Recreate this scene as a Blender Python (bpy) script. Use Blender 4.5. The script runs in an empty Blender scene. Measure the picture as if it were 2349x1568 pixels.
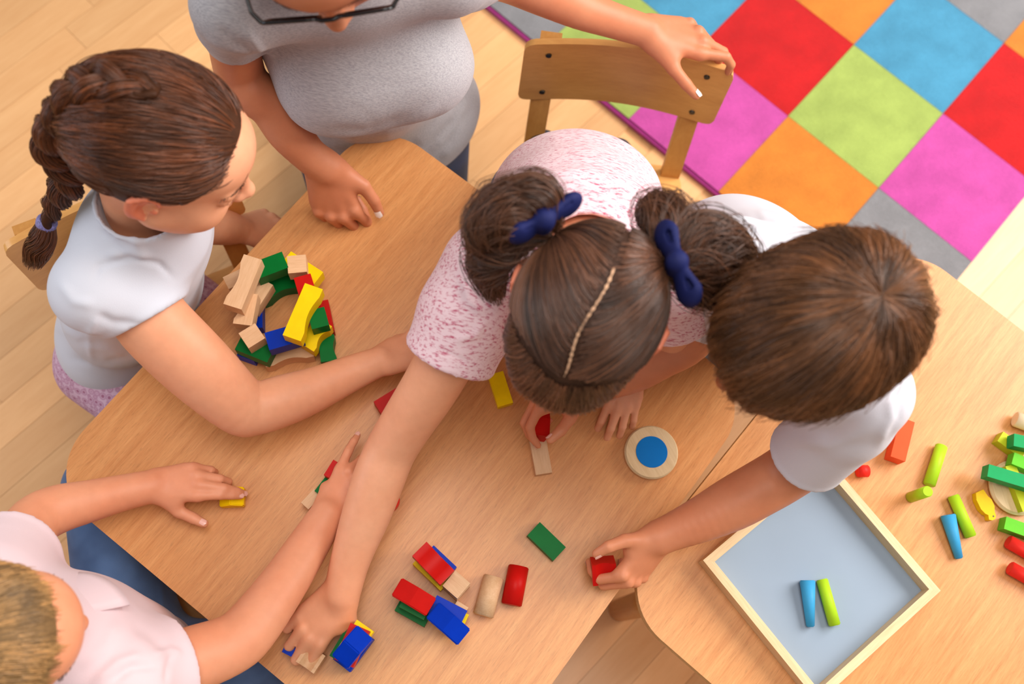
import bpy, bmesh, math, random
import numpy as np
from mathutils import Vector, Matrix

random.seed(7)
rng = np.random.default_rng(7)
SC = bpy.context.scene
COL = SC.collection

# ---------------------------------------------------------------- camera
W, H = 2349, 1568
F_PX = 2400.0
TILT, ROLL, CAM_H = math.radians(17.42), math.radians(13.37), 2.03
_r = np.array([[1, 0, 0], [0, math.cos(TILT), math.sin(TILT)], [0, math.sin(TILT), -math.cos(TILT)]])
_c, _s = math.cos(ROLL), math.sin(ROLL)
CR = np.array([[_c, _s, 0], [-_s, _c, 0], [0, 0, 1]]) @ _r      # rows: right, up, forward

def P(u, v, z):
    """point of the room at height z that the calibrated camera sees at (u, v)"""
    d = CR.T @ np.array([(u - W / 2) / F_PX, -(v - H / 2) / F_PX, 1.0])
    t = (z - CAM_H) / d[2]
    return np.array([d[0] * t, d[1] * t, z])

def ppm(p):
    return F_PX / float(CR[2] @ (np.asarray(p) - np.array([0, 0, CAM_H])))

cam = bpy.data.cameras.new('camera')
cam_ob = bpy.data.objects.new('camera', cam)
COL.objects.link(cam_ob)
cam.sensor_width = 36.0
cam.lens = F_PX / W * 36.0
cam.clip_start = 0.05
cam_ob.matrix_world = Matrix(((CR[0][0], CR[1][0], -CR[2][0], 0),
                              (CR[0][1], CR[1][1], -CR[2][1], 0),
                              (CR[0][2], CR[1][2], -CR[2][2], CAM_H), (0, 0, 0, 1)))
cam.dof.use_dof = True
cam.dof.focus_distance = 1.40
cam.dof.aperture_fstop = 3.2
SC.camera = cam_ob

# ---------------------------------------------------------------- light
SC.view_settings.view_transform = 'Standard'
SC.view_settings.look = 'None'
SC.view_settings.gamma = 1.0
SC.view_settings.use_curve_mapping = False
SC.view_settings.exposure = 0.0
SC.cycles.max_bounces = 6
SC.cycles.diffuse_bounces = 3
SC.cycles.glossy_bounces = 3
SC.cycles.caustics_reflective = False
SC.cycles.caustics_refractive = False
world = bpy.data.worlds.new('room_light')
SC.world = world
world.use_nodes = True
bg = world.node_tree.nodes['Background']
bg.inputs[0].default_value = (1.0, 0.965, 0.935, 1)
bg.inputs[1].default_value = 0.29

def area(name, loc, target, size, size_y, power, color):
    l = bpy.data.lights.new(name, 'AREA')
    l.shape = 'RECTANGLE'
    l.size, l.size_y, l.energy, l.color = size, size_y, power, color
    o = bpy.data.objects.new(name, l)
    COL.objects.link(o)
    o.location = loc
    o.rotation_euler = (Vector(target) - Vector(loc)).to_track_quat('-Z', 'Y').to_euler()
    return o

area('window_daylight_right', (2.5, 1.9, 2.55), (0.25, 0.5, 0.4), 2.3, 2.0, 178, (1.0, 0.97, 0.94))
area('window_daylight_left', (-2.6, 0.1, 1.7), (-0.4, 0.35, 0.6), 1.8, 1.4, 24, (0.78, 0.87, 1.0))
area('overhead_fill', (0.1, 0.4, 3.2), (0.0, 0.35, 0.0), 1.6, 1.2, 46, (1.0, 0.95, 0.89))  # added overhead fill light; no lamp is known there

# ---------------------------------------------------------------- helpers: objects
def link(o):
    COL.objects.link(o)
    return o

def tag(o, label=None, cat=None, group=None, kind=None):
    if label: o['label'] = label
    if cat: o['category'] = cat
    if group: o['group'] = group
    if kind: o['kind'] = kind
    return o

def thing(name, label, cat, loc=(0, 0, 0), rotz=0.0, group=None):
    o = link(bpy.data.objects.new(name, None))
    o.empty_display_size = 0.05
    o.location = loc
    o.rotation_euler = (0, 0, rotz)
    return tag(o, label, cat, group)

def mesh_obj(name, verts, faces, mat, parent=None, smooth=True, origin=None, mats=None, midx=None):
    """numpy verts, faces (list or array of quads) -> one mesh object"""
    verts = np.asarray(verts, dtype=np.float32)
    if origin is not None:
        verts = verts - np.asarray(origin, dtype=np.float32)
    me = bpy.data.meshes.new(name)
    if isinstance(faces, np.ndarray):
        n, k = faces.shape
        me.vertices.add(len(verts)); me.vertices.foreach_set('co', verts.ravel())
        me.loops.add(n * k); me.loops.foreach_set('vertex_index', faces.astype(np.int32).ravel())
        me.polygons.add(n)
        me.polygons.foreach_set('loop_start', np.arange(0, n * k, k, dtype=np.int32))
        me.update(calc_edges=True)
    else:
        me.from_pydata(verts.tolist(), [], faces)
        me.update()
    me.validate()
    if smooth:
        me.polygons.foreach_set('use_smooth', np.ones(len(me.polygons), dtype=bool))
    for m in (mats or [mat]):
        me.materials.append(m)
    if midx is not None:
        me.polygons.foreach_set('material_index', np.asarray(midx, dtype=np.int32))
    o = link(bpy.data.objects.new(name, me))
    if parent is not None:
        o.parent = parent
    return o

def bm_obj(name, bm, mat, parent=None, smooth=False, mats=None):
    me = bpy.data.meshes.new(name)
    bmesh.ops.recalc_face_normals(bm, faces=bm.faces[:])
    bm.to_mesh(me)
    bm.free()
    for m in (mats or [mat]):
        me.materials.append(m)
    if smooth:
        me.polygons.foreach_set('use_smooth', np.ones(len(me.polygons), dtype=bool))
    o = link(bpy.data.objects.new(name, me))
    if parent is not None:
        o.parent = parent
    return o

def prism_bm(outline, z0, z1, bevel=0.0, seg=2):
    """closed xy outline extruded from z0 to z1, optionally bevelled"""
    bm = bmesh.new()
    bot = [bm.verts.new((x, y, z0)) for x, y in outline]
    top = [bm.verts.new((x, y, z1)) for x, y in outline]
    n = len(outline)
    bm.faces.new(bot[::-1]); bm.faces.new(top)
    for i in range(n):
        bm.faces.new((bot[i], bot[(i + 1) % n], top[(i + 1) % n], top[i]))
    if bevel > 0:
        es = [e for e in bm.edges if len(e.link_faces) == 2 and e.calc_face_angle(0) > 0.5]
        bmesh.ops.bevel(bm, geom=es, offset=bevel, segments=seg, affect='EDGES', clamp_overlap=True)
    return bm

def box_bm(sx, sy, sz, bevel=0.0, z0=0.0, seg=2):
    return prism_bm([(-sx / 2, -sy / 2), (sx / 2, -sy / 2), (sx / 2, sy / 2), (-sx / 2, sy / 2)], z0, z0 + sz, bevel, seg)

def round_rect(pts, radii, n=10):
    """rounded polygon of corner points"""
    out = []
    m = len(pts)
    for i in range(m):
        p, a, b = (np.array(pts[i], float), np.array(pts[i - 1], float), np.array(pts[(i + 1) % m], float))
        r = radii[i] if isinstance(radii, (list, tuple)) else radii
        da, db = (a - p) / np.linalg.norm(a - p), (b - p) / np.linalg.norm(b - p)
        ang = math.acos(np.clip(da @ db, -1, 1))
        t = r / math.tan(ang / 2)
        c = p + (da + db) / np.linalg.norm(da + db) * (r / math.sin(ang / 2))
        v0, v1 = p + da * t - c, p + db * t - c
        a0 = math.atan2(v0[1], v0[0]); a1 = math.atan2(v1[1], v1[0])
        d = (a1 - a0 + math.pi) % (2 * math.pi) - math.pi
        for k in range(n + 1):
            g = a0 + d * k / n
            out.append((c[0] + r * math.cos(g), c[1] + r * math.sin(g)))
    return out

# ---------------------------------------------------------------- helpers: materials
def srgb(r, g, b):
    f = lambda c: (c / 255) / 12.92 if c / 255 <= 0.04045 else ((c / 255 + 0.055) / 1.055) ** 2.4
    return (f(r), f(g), f(b), 1.0)

class NT:
    def __init__(self, name):
        self.m = bpy.data.materials.new(name)
        self.m.use_nodes = True
        self.t = self.m.node_tree
        self.b = self.t.nodes['Principled BSDF']
    def n(self, kind, **kw):
        x = self.t.nodes.new(kind)
        for k, v in kw.items():
            if k == 'inp':
                for a, b in v.items(): x.inputs[a].default_value = b
            else: setattr(x, k, v)
        return x
    def l(self, a, b): self.t.links.new(a, b)
    def coord(self, scale=(1, 1, 1), rot=(0, 0, 0), out='Object'):
        tc = self.n('ShaderNodeTexCoord')
        mp = self.n('ShaderNodeMapping', inp={'Scale': scale, 'Rotation': rot})
        self.l(tc.outputs[out], mp.inputs['Vector'])
        return mp.outputs[0]
    def noise(self, vec, scale, detail=3, rough=0.55, dist=0.0):
        x = self.n('ShaderNodeTexNoise', inp={'Scale': scale, 'Detail': detail, 'Roughness': rough, 'Distortion': dist})
        self.l(vec, x.inputs['Vector'])
        return x.outputs['Fac']
    def ramp(self, fac, stops):
        x = self.n('ShaderNodeValToRGB')
        e = x.color_ramp.elements
        while len(e) < len(stops): e.new(0.5)
        for i, (p, c) in enumerate(stops):
            e[i].position = p; e[i].color = c
        self.l(fac, x.inputs[0])
        return x.outputs['Color']
    def mix(self, fac, a, b, mode='MIX'):
        x = self.n('ShaderNodeMix', data_type='RGBA', blend_type=mode)
        for s, v in ((0, fac), (6, a), (7, b)):
            if hasattr(v, 'links') or hasattr(v, 'is_linked'): self.l(v, x.inputs[s])
            else: x.inputs[s].default_value = v
        return x.outputs[2]
    def bump(self, h, strength, dist=0.002):
        x = self.n('ShaderNodeBump', inp={'Strength': strength, 'Distance': dist})
        self.l(h, x.inputs['Height'])
        self.l(x.outputs[0], self.b.inputs['Normal'])
    def base(self, v):
        if hasattr(v, 'is_linked'): self.l(v, self.b.inputs['Base Color'])
        else: self.b.inputs['Base Color'].default_value = v
    def set(self, **kw):
        for k, v in kw.items(): self.b.inputs[k.replace('_', ' ')].default_value = v
        return self

def plain(name, col, rough=0.5, spec=0.5, coat=0.0, var=0.0, scale=40, bump=0.0):
    k = NT(name).set(Roughness=rough)
    k.b.inputs['Specular IOR Level'].default_value = spec
    k.b.inputs['Coat Weight'].default_value = coat
    k.b.inputs['Coat Roughness'].default_value = 0.2
    if var or bump:
        f = k.noise(k.coord(), scale, 4)
        if var:
            d = tuple(c * (1 - var) for c in col[:3]) + (1,)
            u = tuple(min(1, c * (1 + var)) for c in col[:3]) + (1,)
            k.base(k.ramp(f, [(0.3, d), (0.7, u)]))
        else: k.base(col)
        if bump: k.bump(f, bump, 0.001)
    else:
        k.base(col)
    return k.m

def wood(name, light, dark, grain=(60, 6, 60), rough=0.42, spec=0.4, rot=(0, 0, 0), coarse=0.5, per_object=0.0, bump=0.05, pore=0.0):
    """straight grained wood; grain runs along local y"""
    k = NT(name).set(Roughness=rough)
    k.b.inputs['Specular IOR Level'].default_value = spec
    v = k.coord(grain, rot)
    if per_object:
        oi = k.n('ShaderNodeObjectInfo')
        cx = k.n('ShaderNodeCombineXYZ')
        mu = k.n('ShaderNodeMath', operation='MULTIPLY', inp={1: 40.0})
        k.l(oi.outputs['Random'], mu.inputs[0])
        k.l(mu.outputs[0], cx.inputs[0]); k.l(mu.outputs[0], cx.inputs[1])
        va = k.n('ShaderNodeVectorMath', operation='ADD')
        k.l(v, va.inputs[0]); k.l(cx.outputs[0], va.inputs[1])
        v = va.outputs[0]
    f1 = k.noise(v, 1.0, 5, 0.6, 0.3)
    f2 = k.noise(v, 4.5, 3, 0.6, 0.0)
    mx = k.n('ShaderNodeMath', operation='MULTIPLY_ADD', inp={1: 0.45})
    k.l(f2, mx.inputs[0]); 
    m2 = k.n('ShaderNodeMath', operation='MULTIPLY', inp={1: 0.55})
    k.l(f1, m2.inputs[0]); k.l(m2.outputs[0], mx.inputs[2])
    c = k.ramp(mx.outputs[0], [(0.5 - 0.28 * coarse - 0.05, dark), (0.5 + 0.28 * coarse, light)])
    if pore:
        f3 = k.noise(v, 14.0, 2, 0.5)
        pr = k.ramp(f3, [(0.30, (1 - pore, 1 - pore, 1 - pore, 1)), (0.44, (1, 1, 1, 1))])
        c = k.mix(1.0, c, pr, 'MULTIPLY')
    if per_object:
        hs = k.n('ShaderNodeHueSaturation')
        mr = k.n('ShaderNodeMapRange', inp={3: 1 - per_object, 4: 1 + per_object})
        k.l(oi.outputs['Random'], mr.inputs[0]); k.l(mr.outputs[0], hs.inputs['Value'])
        k.l(c, hs.inputs['Color']); c = hs.outputs[0]
    k.base(c)
    if bump: k.bump(mx.outputs[0], bump, 0.001)
    return k.m

# ---------------------------------------------------------------- materials of the setting and the furniture
M = {}
M['floor'] = wood('floor_laminate', srgb(240, 188, 132), srgb(218, 158, 102), grain=(26, 2.6, 26), rough=0.34, spec=0.5,
                  coarse=0.95, per_object=0.14, bump=0.02)
M['slab'] = wood('floor_joint', srgb(228, 174, 118), srgb(206, 150, 96), grain=(26, 2.6, 26), rough=0.5, rot=(0, 0, math.radians(32)))
M['table'] = wood('beech_laminate', srgb(224, 160, 100), srgb(190, 118, 62), grain=(95, 6, 95), rough=0.36, spec=0.38,
                  coarse=0.80, bump=0.02, pore=0.20)
M['table_edge'] = wood('beech_edge_band', srgb(222, 182, 130), srgb(190, 145, 92), grain=(80, 20, 80), rough=0.5)
M['chair'] = wood('varnished_beech', srgb(236, 176, 100), srgb(210, 144, 74), grain=(9, 34, 40), rough=0.33, spec=0.5, coarse=0.8, bump=0.02)
M['chair_leg'] = wood('varnished_bentwood', srgb(218, 156, 82), srgb(192, 126, 58), grain=(40, 40, 6), rough=0.36, coarse=0.8)
M['steel'] = plain('dark_steel', srgb(70, 66, 60), 0.35, 0.6); M['steel'].node_tree.nodes['Principled BSDF'].inputs['Metallic'].default_value = 0.8
M['bare'] = wood('bare_wood', srgb(226, 184, 142), srgb(205, 156, 112), grain=(130, 14, 130), rough=0.55, coarse=0.7, per_object=0.06)
M['pine'] = wood('pale_pine', srgb(232, 204, 160), srgb(206, 170, 122), grain=(90, 7, 90), rough=0.5, coarse=0.7, per_object=0.04)
PAINT = dict(red=(190, 20, 14), green=(0, 104, 40), yellow=(246, 206, 4), blue=(0, 48, 168), lime=(168, 205, 40),
             sky=(62, 150, 196), dark_green=(20, 150, 84), leaf=(98, 186, 42), olive=(190, 196, 40), orange=(238, 84, 42), cream=(238, 214, 176),
             scarlet=(226, 46, 36), amber=(238, 188, 24))
for kname, c in PAINT.items():
    M[kname] = plain('paint_' + kname, srgb(*c), 0.40, 0.10, coat=0.0, var=0.05, scale=60)
M['disc_blue'] = plain('paint_disc_blue', srgb(0, 112, 190), 0.45, 0.15, var=0.05, scale=30)
M['tray'] = plain('grey_blue_board', srgb(138, 153, 170), 0.5, 0.4, var=0.025, scale=8)

def pile(name, c):
    k = NT(name).set(Roughness=0.95)
    k.b.inputs['Specular IOR Level'].default_value = 0.1
    k.b.inputs['Sheen Weight'].default_value = 0.25
    co = k.coord()
    f = k.noise(co, 420, 2, 0.6)
    g = k.noise(co, 16, 3, 0.6)
    col = srgb(*c)
    lo = tuple(x * 0.86 for x in col[:3]) + (1,); hi = tuple(min(1, x * 1.10) for x in col[:3]) + (1,)
    c1 = k.ramp(g, [(0.3, lo), (0.7, hi)])
    c2 = k.ramp(f, [(0.25, (0.80, 0.80, 0.80, 1)), (0.7, (1.06, 1.06, 1.06, 1))])
    k.base(k.mix(1.0, c1, c2, 'MULTIPLY'))
    k.bump(f, 0.55, 0.004)
    return k.m
RUG = dict(red=(198, 26, 28), lime=(164, 182, 92), blue=(76, 148, 182), orange=(216, 128, 48), magenta=(200, 80, 158), grey=(136, 134, 136))
for kname, c in RUG.items():
    M['rug_' + kname] = pile('rug_pile_' + kname, c)
M['rug_edge'] = pile('rug_binding', (150, 42, 112))
M['rug_back'] = plain('rug_backing', srgb(190, 170, 140), 0.9, 0.1)

# ---------------------------------------------------------------- floor
FLOOR_ANG = math.radians(58.0)
bm = box_bm(9.0, 9.0, 0.10, 0, -0.103)
floor = bm_obj('floor', bm, M['slab'])
tag(floor, kind='structure')
RS = 0.2514
ra = math.radians(-28.95)
e1 = np.array([math.cos(ra), math.sin(ra)]); e2 = np.array([math.sin(ra), -math.cos(ra)])
g00 = np.array([0.599, 1.508])
PW, PL = 0.072, 0.62
plank_me = None
fd = np.array([math.cos(FLOOR_ANG), math.sin(FLOOR_ANG)]); fn = np.array([fd[1], -fd[0]])
org = np.array([0.0, 0.75])
cnt = 0
for r in range(-26, 27):
    off = rng.uniform(0, PL)
    for q in range(-6, 7):
        c = org + fn * (r * PW) + fd * (q * PL + off)
        g = CR @ np.array([c[0], c[1], -CAM_H])
        gu, gv = W / 2 + F_PX * g[0] / g[2], H / 2 - F_PX * g[1] / g[2]
        if not (-420 < gu < 2770 and -420 < gv < 2000): continue      # the part of the room round the tables
        lr_ = np.array([(c - g00) @ e1, (c - g00) @ e2])
        if -2.5 * RS < lr_[0] < 1.6 * RS and lr_[1] < 1.6 * RS: continue   # under the rug
        if cnt >= 300: continue
        if plank_me is None:
            o = bm_obj('plank', box_bm(PW - 0.0008, PL - 0.0008, 0.003, 0.0005, -0.003, 1), M['floor'], floor)
            plank_me = o.data
        else:
            o = link(bpy.data.objects.new('plank', plank_me)); o.parent = floor
        o.location = (c[0], c[1], 0.0)
        o.rotation_euler = (0, 0, FLOOR_ANG - math.pi / 2 + (math.pi if rng.random() < .5 else 0))
        cnt += 1

# ---------------------------------------------------------------- rug of coloured squares
cells = {(-1, 0): 'red', (0, 0): 'lime', (0, -1): 'blue', (-1, -1): 'orange', (1, -1): 'red', (1, 0): 'magenta', (1, 1): 'grey',
         (0, 1): 'orange', (-1, 1): 'magenta', (-2, 1): 'lime', (-2, 0): 'blue', (-3, 1): 'grey', (0, -2): 'grey', (1, -2): 'orange',
         (-3, 0): 'orange', (-4, 1): 'red', (-4, 0): 'lime', (-2, -1): 'lime', (-3, -1): 'magenta', (-1, -2): 'magenta', (1, -3): 'lime',
         (0, -3): 'red', (-2, -2): 'red', (-4, -1): 'blue'}
rug_c = g00 - e1 * RS - e2 * 0.0
rug = thing('rug', 'thick rug of red, lime, blue, orange, magenta and grey squares on the floor', 'rug', (rug_c[0], rug_c[1], 0), ra)
sq_me = {}
for (i, j), cname in cells.items():
    c = (i + 0.5 + 1) * RS, -(j + 0.5) * RS
    if cname not in sq_me:
        o = bm_obj('rug_square', box_bm(RS - 0.001, RS - 0.001, 0.013, 0.0035, 0.002, 2), M['rug_' + cname], rug, smooth=False)
        sq_me[cname] = o.data
    else:
        o = link(bpy.data.objects.new('rug_square', sq_me[cname])); o.parent = rug
    o.location = (c[0], c[1], 0)
    o['label'] = cname + ' square of pile'
x0, x1, y0, y1 = -3 * RS, 3 * RS, -2 * RS, 3 * RS
bm_obj('rug_backing', prism_bm([(x0, y0), (x1, y0), (x1, y1), (x0, y1)], 0.0002, 0.003), M['rug_back'], rug)
t_ = 0.008
for a, b in (((x0 - t_, y0 - t_), (x1 + t_, y0)), ((x0 - t_, y1), (x1 + t_, y1 + t_)), ((x0 - t_, y0), (x0, y1))):
    nm = bm_obj('rug_binding', prism_bm([a, (b[0], a[1]), b, (a[0], b[1])], 0.0005, 0.012, 0.003), M['rug_edge'], rug)

# ---------------------------------------------------------------- tables
TZ = 0.56
def table(name, label, corner, ang, sx, sy, r):
    """corner = the far corner (local -x, +y); grain runs along local y"""
    ca, sa = math.cos(ang), math.sin(ang)
    cx = corner[0] + ca * sx / 2 + sa * sy / 2
    cy = corner[1] + sa * sx / 2 - ca * sy / 2
    t = thing(name, label, 'table', (cx, cy, 0), ang)
    ol = round_rect([(-sx / 2, -sy / 2), (sx / 2, -sy / 2), (sx / 2, sy / 2), (-sx / 2, sy / 2)], r, 14)
    bm = prism_bm(ol, TZ - 0.021, TZ - 0.0002, 0.0012, 2)
    for f in bm.faces:
        f.material_index = 0 if abs(f.normal.z) > 0.9 else 1
        f.smooth = False
    bm_obj('tabletop', bm, None, t, mats=[M['table'], M['table_edge']])
    sh = 0.86
    bm = bmesh.new()
    for (ax, ay, bx, by) in ((-1, -1, 1, -1), (1, -1, 1, 1), (1, 1, -1, 1), (-1, 1, -1, -1)):
        pass
    for sxn, syn, wx, wy in ((0, -1, sx * sh - 0.1, 0.018), (0, 1, sx * sh - 0.1, 0.018), (-1, 0, 0.018, sy * sh - 0.1), (1, 0, 0.018, sy * sh - 0.1)):
        o = bm_obj('apron', box_bm(wx, wy, 0.055, 0.002, TZ - 0.077), M['chair'], t)
        o.location = (sxn * (sx / 2 - 0.075), syn * (sy / 2 - 0.075), 0)
    for sxn in (-1, 1):
        for syn in (-1, 1):
            bm = bmesh.new()
            bmesh.ops.create_cone(bm, cap_ends=True, segments=20, radius1=0.021, radius2=0.025, depth=TZ - 0.023)
            bmesh.ops.translate(bm, verts=bm.verts, vec=(0, 0, (TZ - 0.023) / 2 + 0.0012))
            o = bm_obj('leg', bm, M['chair_leg'], t, smooth=True)
            o.location = (sxn * (sx / 2 - 0.075), syn * (sy / 2 - 0.075), 0)
    return t
A1 = math.radians(65.28 - 90)
table('wooden_table', 'square beech table with rounded corners under the tower of blocks', (-0.2865, 0.7705), A1, 0.7235, 0.7235, 0.088)
A2 = math.radians(62.23 - 90)
table('wooden_table', 'second beech table carrying the grey-blue tray and lime cylinders', (0.552, 0.7766), A2, 0.7235, 0.7235, 0.088)

# ---------------------------------------------------------------- chairs
def strip(path, w, t, side, mat, name, parent):
    """flat bent strip swept along a 3-D path; side = direction of its width"""
    bm = bmesh.new()
    side = Vector(side).normalized()
    rings = []
    n = len(path)
    for i, p in enumerate(path):
        p = Vector(p)
        d = (Vector(path[min(i + 1, n - 1)]) - Vector(path[max(i - 1, 0)])).normalized()
        nn = d.cross(side).normalized()
        rings.append([bm.verts.new(p + side * (a * w / 2) + nn * (b * t / 2)) for a, b in ((-1, -1), (1, -1), (1, 1), (-1, 1))])
    for r0, r1 in zip(rings, rings[1:]):
        for k in range(4):
            bm.faces.new((r0[k], r0[(k + 1) % 4], r1[(k + 1) % 4], r1[k]))
    bm.faces.new(rings[0][::-1]); bm.faces.new(rings[-1])
    es = [e for e in bm.edges if len(e.link_faces) == 2 and e.calc_face_angle(0) > 0.9]
    bmesh.ops.bevel(bm, geom=es, offset=0.0025, segments=2, affect='EDGES', clamp_overlap=True)
    return bm_obj(name, bm, mat, parent)

def smooth_path(pts, n=6):
    """Catmull-Rom through pts"""
    pts = [np.array(p, float) for p in pts]
    q = [2 * pts[0] - pts[1]] + pts + [2 * pts[-1] - pts[-2]]
    out = []
    for i in range(1, len(q) - 2):
        for k in range(n):
            t = k / n
            a, b, c, d = q[i - 1], q[i], q[i + 1], q[i + 2]
            out.append(0.5 * ((2 * b) + (-a + c) * t + (2 * a - 5 * b + 4 * c - d) * t * t + (-a + 3 * b - 3 * c + d) * t ** 3))
    out.append(pts[-1])
    return out

def chair(label, loc, rotz, seat_z=0.31, back_z=(0.455, 0.605), w=0.335):
    """front of the chair = local -y, back = local +y"""
    c = thing('child_chair', label, 'chair', (loc[0], loc[1], 0), rotz, 'small beech classroom chairs')
    hw, d0, d1 = 0.165, -0.165, 0.15
    ol = round_rect([(-hw, d0), (hw, d0), (hw * 0.9, d1), (-hw * 0.9, d1)], 0.04, 8)
    bm_obj('seat', prism_bm(ol, seat_z - 0.012, seat_z, 0.003, 2), M['chair'], c)
    for sx in (-1, 1):
        x = sx * 0.128
        o = strip(smooth_path([(x, 0.235, 0.0), (x, 0.185, 0.15), (x, 0.135, 0.285), (x, 0.155, 0.38), (x, 0.188, 0.49), (x, 0.196, back_z[1] - 0.004)]),
                  0.034, 0.015, (1, 0, 0), M['chair_leg'], 'leg', c)
        strip(smooth_path([(x, -0.165, 0.0), (x, -0.145, 0.15), (x, -0.128, 0.27), (x, -0.095, 0.290), (x, 0.02, 0.289), (x, 0.125, 0.286)]),
              0.034, 0.015, (1, 0, 0), M['chair_leg'], 'leg', c)
        strip([(x, 0.02, 0.281), (x, -0.125, 0.140)], 0.018, 0.010, (1, 0, 0), M['chair_leg'], 'brace', c)
    # curved back panel
    n = 16
    z0, z1 = back_z
    bm = bmesh.new()
    grid = []
    ol = round_rect([(-w / 2, z0), (w / 2, z0), (w / 2, z1), (-w / 2, z1)], 0.016, 5)
    # outline as columns: sample x, find z extent with rounded corners
    xs = np.concatenate([[-w / 2, -w / 2 + 0.003, -w / 2 + 0.008, -w / 2 + 0.016], np.linspace(-w / 2 + 0.03, w / 2 - 0.03, n), [w / 2 - 0.016, w / 2 - 0.008, w / 2 - 0.003, w / 2]])
    def ins(x):
        e = w / 2 - abs(x)
        if e >= 0.016: return 0.0
        return 0.016 - math.sqrt(max(0, 0.016 ** 2 - (0.016 - e) ** 2))
    def yb(x, z):
        return 0.180 + 0.020 * math.cos(math.pi * x / w) - 0.004 + 0.07 * (z - z0)
    front, back = [], []
    for x in xs:
        i_ = ins(x)
        cf, cb = [], []
        for k in range(5):
            z = z0 + i_ + (z1 - z0 - 2 * i_) * k / 4
            cf.append(bm.verts.new((x, yb(x, z) - 0.016, z)))
            cb.append(bm.verts.new((x, yb(x, z) - 0.005, z)))
        front.append(cf); back.append(cb)
    m = len(xs)
    for i in range(m - 1):
        for k in range(4):
            bm.faces.new((front[i][k], front[i + 1][k], front[i + 1][k + 1], front[i][k + 1]))
            bm.faces.new((back[i][k], back[i][k + 1], back[i + 1][k + 1], back[i + 1][k]))
        bm.faces.new((front[i][0], back[i][0], back[i + 1][0], front[i + 1][0]))
        bm.faces.new((front[i][4], front[i + 1][4], back[i + 1][4], back[i][4]))
    for k in range(4):
        bm.faces.new((front[0][k], front[0][k + 1], back[0][k + 1], back[0][k]))
        bm.faces.new((front[-1][k], back[-1][k], back[-1][k + 1], front[-1][k + 1]))
    es = [e for e in bm.edges if len(e.link_faces) == 2 and e.calc_face_angle(0) > 0.9]
    bmesh.ops.bevel(bm, geom=es, offset=0.0025, segments=2, affect='EDGES', clamp_overlap=True)
    bp = bm_obj('backrest', bm, M['chair'], c, smooth=True)
    bp.data.set_sharp_from_angle(angle=0.7)
    for sx in (-1, 1):
        for z in (z0 + 0.022, z1 - 0.028):
            x = sx * 0.128
            bm = bmesh.new()
            bmesh.ops.create_cone(bm, cap_ends=True, segments=16, radius1=0.0052, radius2=0.0045, depth=0.003)
            bmesh.ops.rotate(bm, verts=bm.verts, cent=(0, 0, 0), matrix=Matrix.Rotation(math.pi / 2, 3, 'X'))
            o = bm_obj('screw', bm, M['steel'], bp, smooth=False)
            o.location = (x, yb(x, z) - 0.0168, z)
        for y in (-0.10, 0.09):
            bm = bmesh.new()
            bmesh.ops.create_cone(bm, cap_ends=True, segments=16, radius1=0.0058, radius2=0.0048, depth=0.003)
            o = bm_obj('screw', bm, M['steel'], c, smooth=False)
            o.location = (sx * 0.128, y, seat_z + 0.0008)
    return c

chair('chair with curved backrest that the woman in glasses grips', (0.098, 0.775), math.radians(6.4))
chair('chair the girl with the braid sits on', (-0.495, 0.372), math.radians(38))
chair('chair under the boy in the pale pink polo shirt', tuple(P(410, 1405, 0.31)[:2] + np.array([-0.03, -0.055])), math.radians(-25 + 180))

# ---------------------------------------------------------------- tray
tc = np.array([0.4905, 0.2275])
TA = math.radians(51.0)
tray = thing('tray', 'square pine-rimmed tray with grey-blue board on the second table', 'tray', (tc[0], tc[1], TZ), TA)
TS, RW, RH = 0.236, 0.0115, 0.030
bm_obj('tray_board', box_bm(TS - 2 * RW + 0.006, TS - 2 * RW + 0.006, 0.005, 0, 0.0008), M['tray'], tray)
for k in range(4):
    o = bm_obj('rim', prism_bm([(-TS / 2, -TS / 2), (TS / 2, -TS / 2), (TS / 2 - RW, -TS / 2 + RW), (-TS / 2 + RW, -TS / 2 + RW)], 0.0003, RH, 0.0009, 1), M['pine'], tray)
    # local y must follow the strip so that the grain does: strips are built along x, so turn the texture by rotating the object data
    o.data.transform(Matrix.Rotation(math.pi / 2, 4, 'Z'))
    o.rotation_euler = (0, 0, k * math.pi / 2)

# ---------------------------------------------------------------- wooden blocks
def arch_bm(L, Wd, Hh, arc, bevel=0.0016):
    """block of length L along y, depth Wd along x, height Hh; the +x long side is hollowed by a shallow arc"""
    ol = [(-Wd / 2, -L / 2), (Wd / 2, -L / 2)]
    n = 12
    m = 0.16 * L
    for i in range(n + 1):
        y = -L / 2 + m + (L - 2 * m) * i / n
        ol.append((Wd / 2 - arc * math.sin(math.pi * i / n), y))
    ol += [(Wd / 2, L / 2), (-Wd / 2, L / 2)]
    return prism_bm(ol, -Hh / 2, Hh / 2, bevel, 2)

def gable_bm(L, Wd, Hh, drop, bevel=0.0013):
    """block of length L along y with a shallow roof: ridge across the middle"""
    bm = bmesh.new()
    prof = [(-L / 2, -Hh / 2), (L / 2, -Hh / 2), (L / 2, Hh / 2 - drop), (0, Hh / 2), (-L / 2, Hh / 2 - drop)]
    a = [bm.verts.new((-Wd / 2, y, z)) for y, z in prof]
    b = [bm.verts.new((Wd / 2, y, z)) for y, z in prof]
    bm.faces.new(a); bm.faces.new(b[::-1])
    for i in range(5):
        bm.faces.new((a[i], b[i], b[(i + 1) % 5], a[(i + 1) % 5]))
    bmesh.ops.recalc_face_normals(bm, faces=bm.faces[:])
    vert = [e for e in bm.edges if len(e.link_faces) == 2 and e.calc_face_angle(0) > 0.8]
    bmesh.ops.bevel(bm, geom=vert, offset=bevel, segments=2, affect='EDGES', clamp_overlap=True)
    return bm

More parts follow.
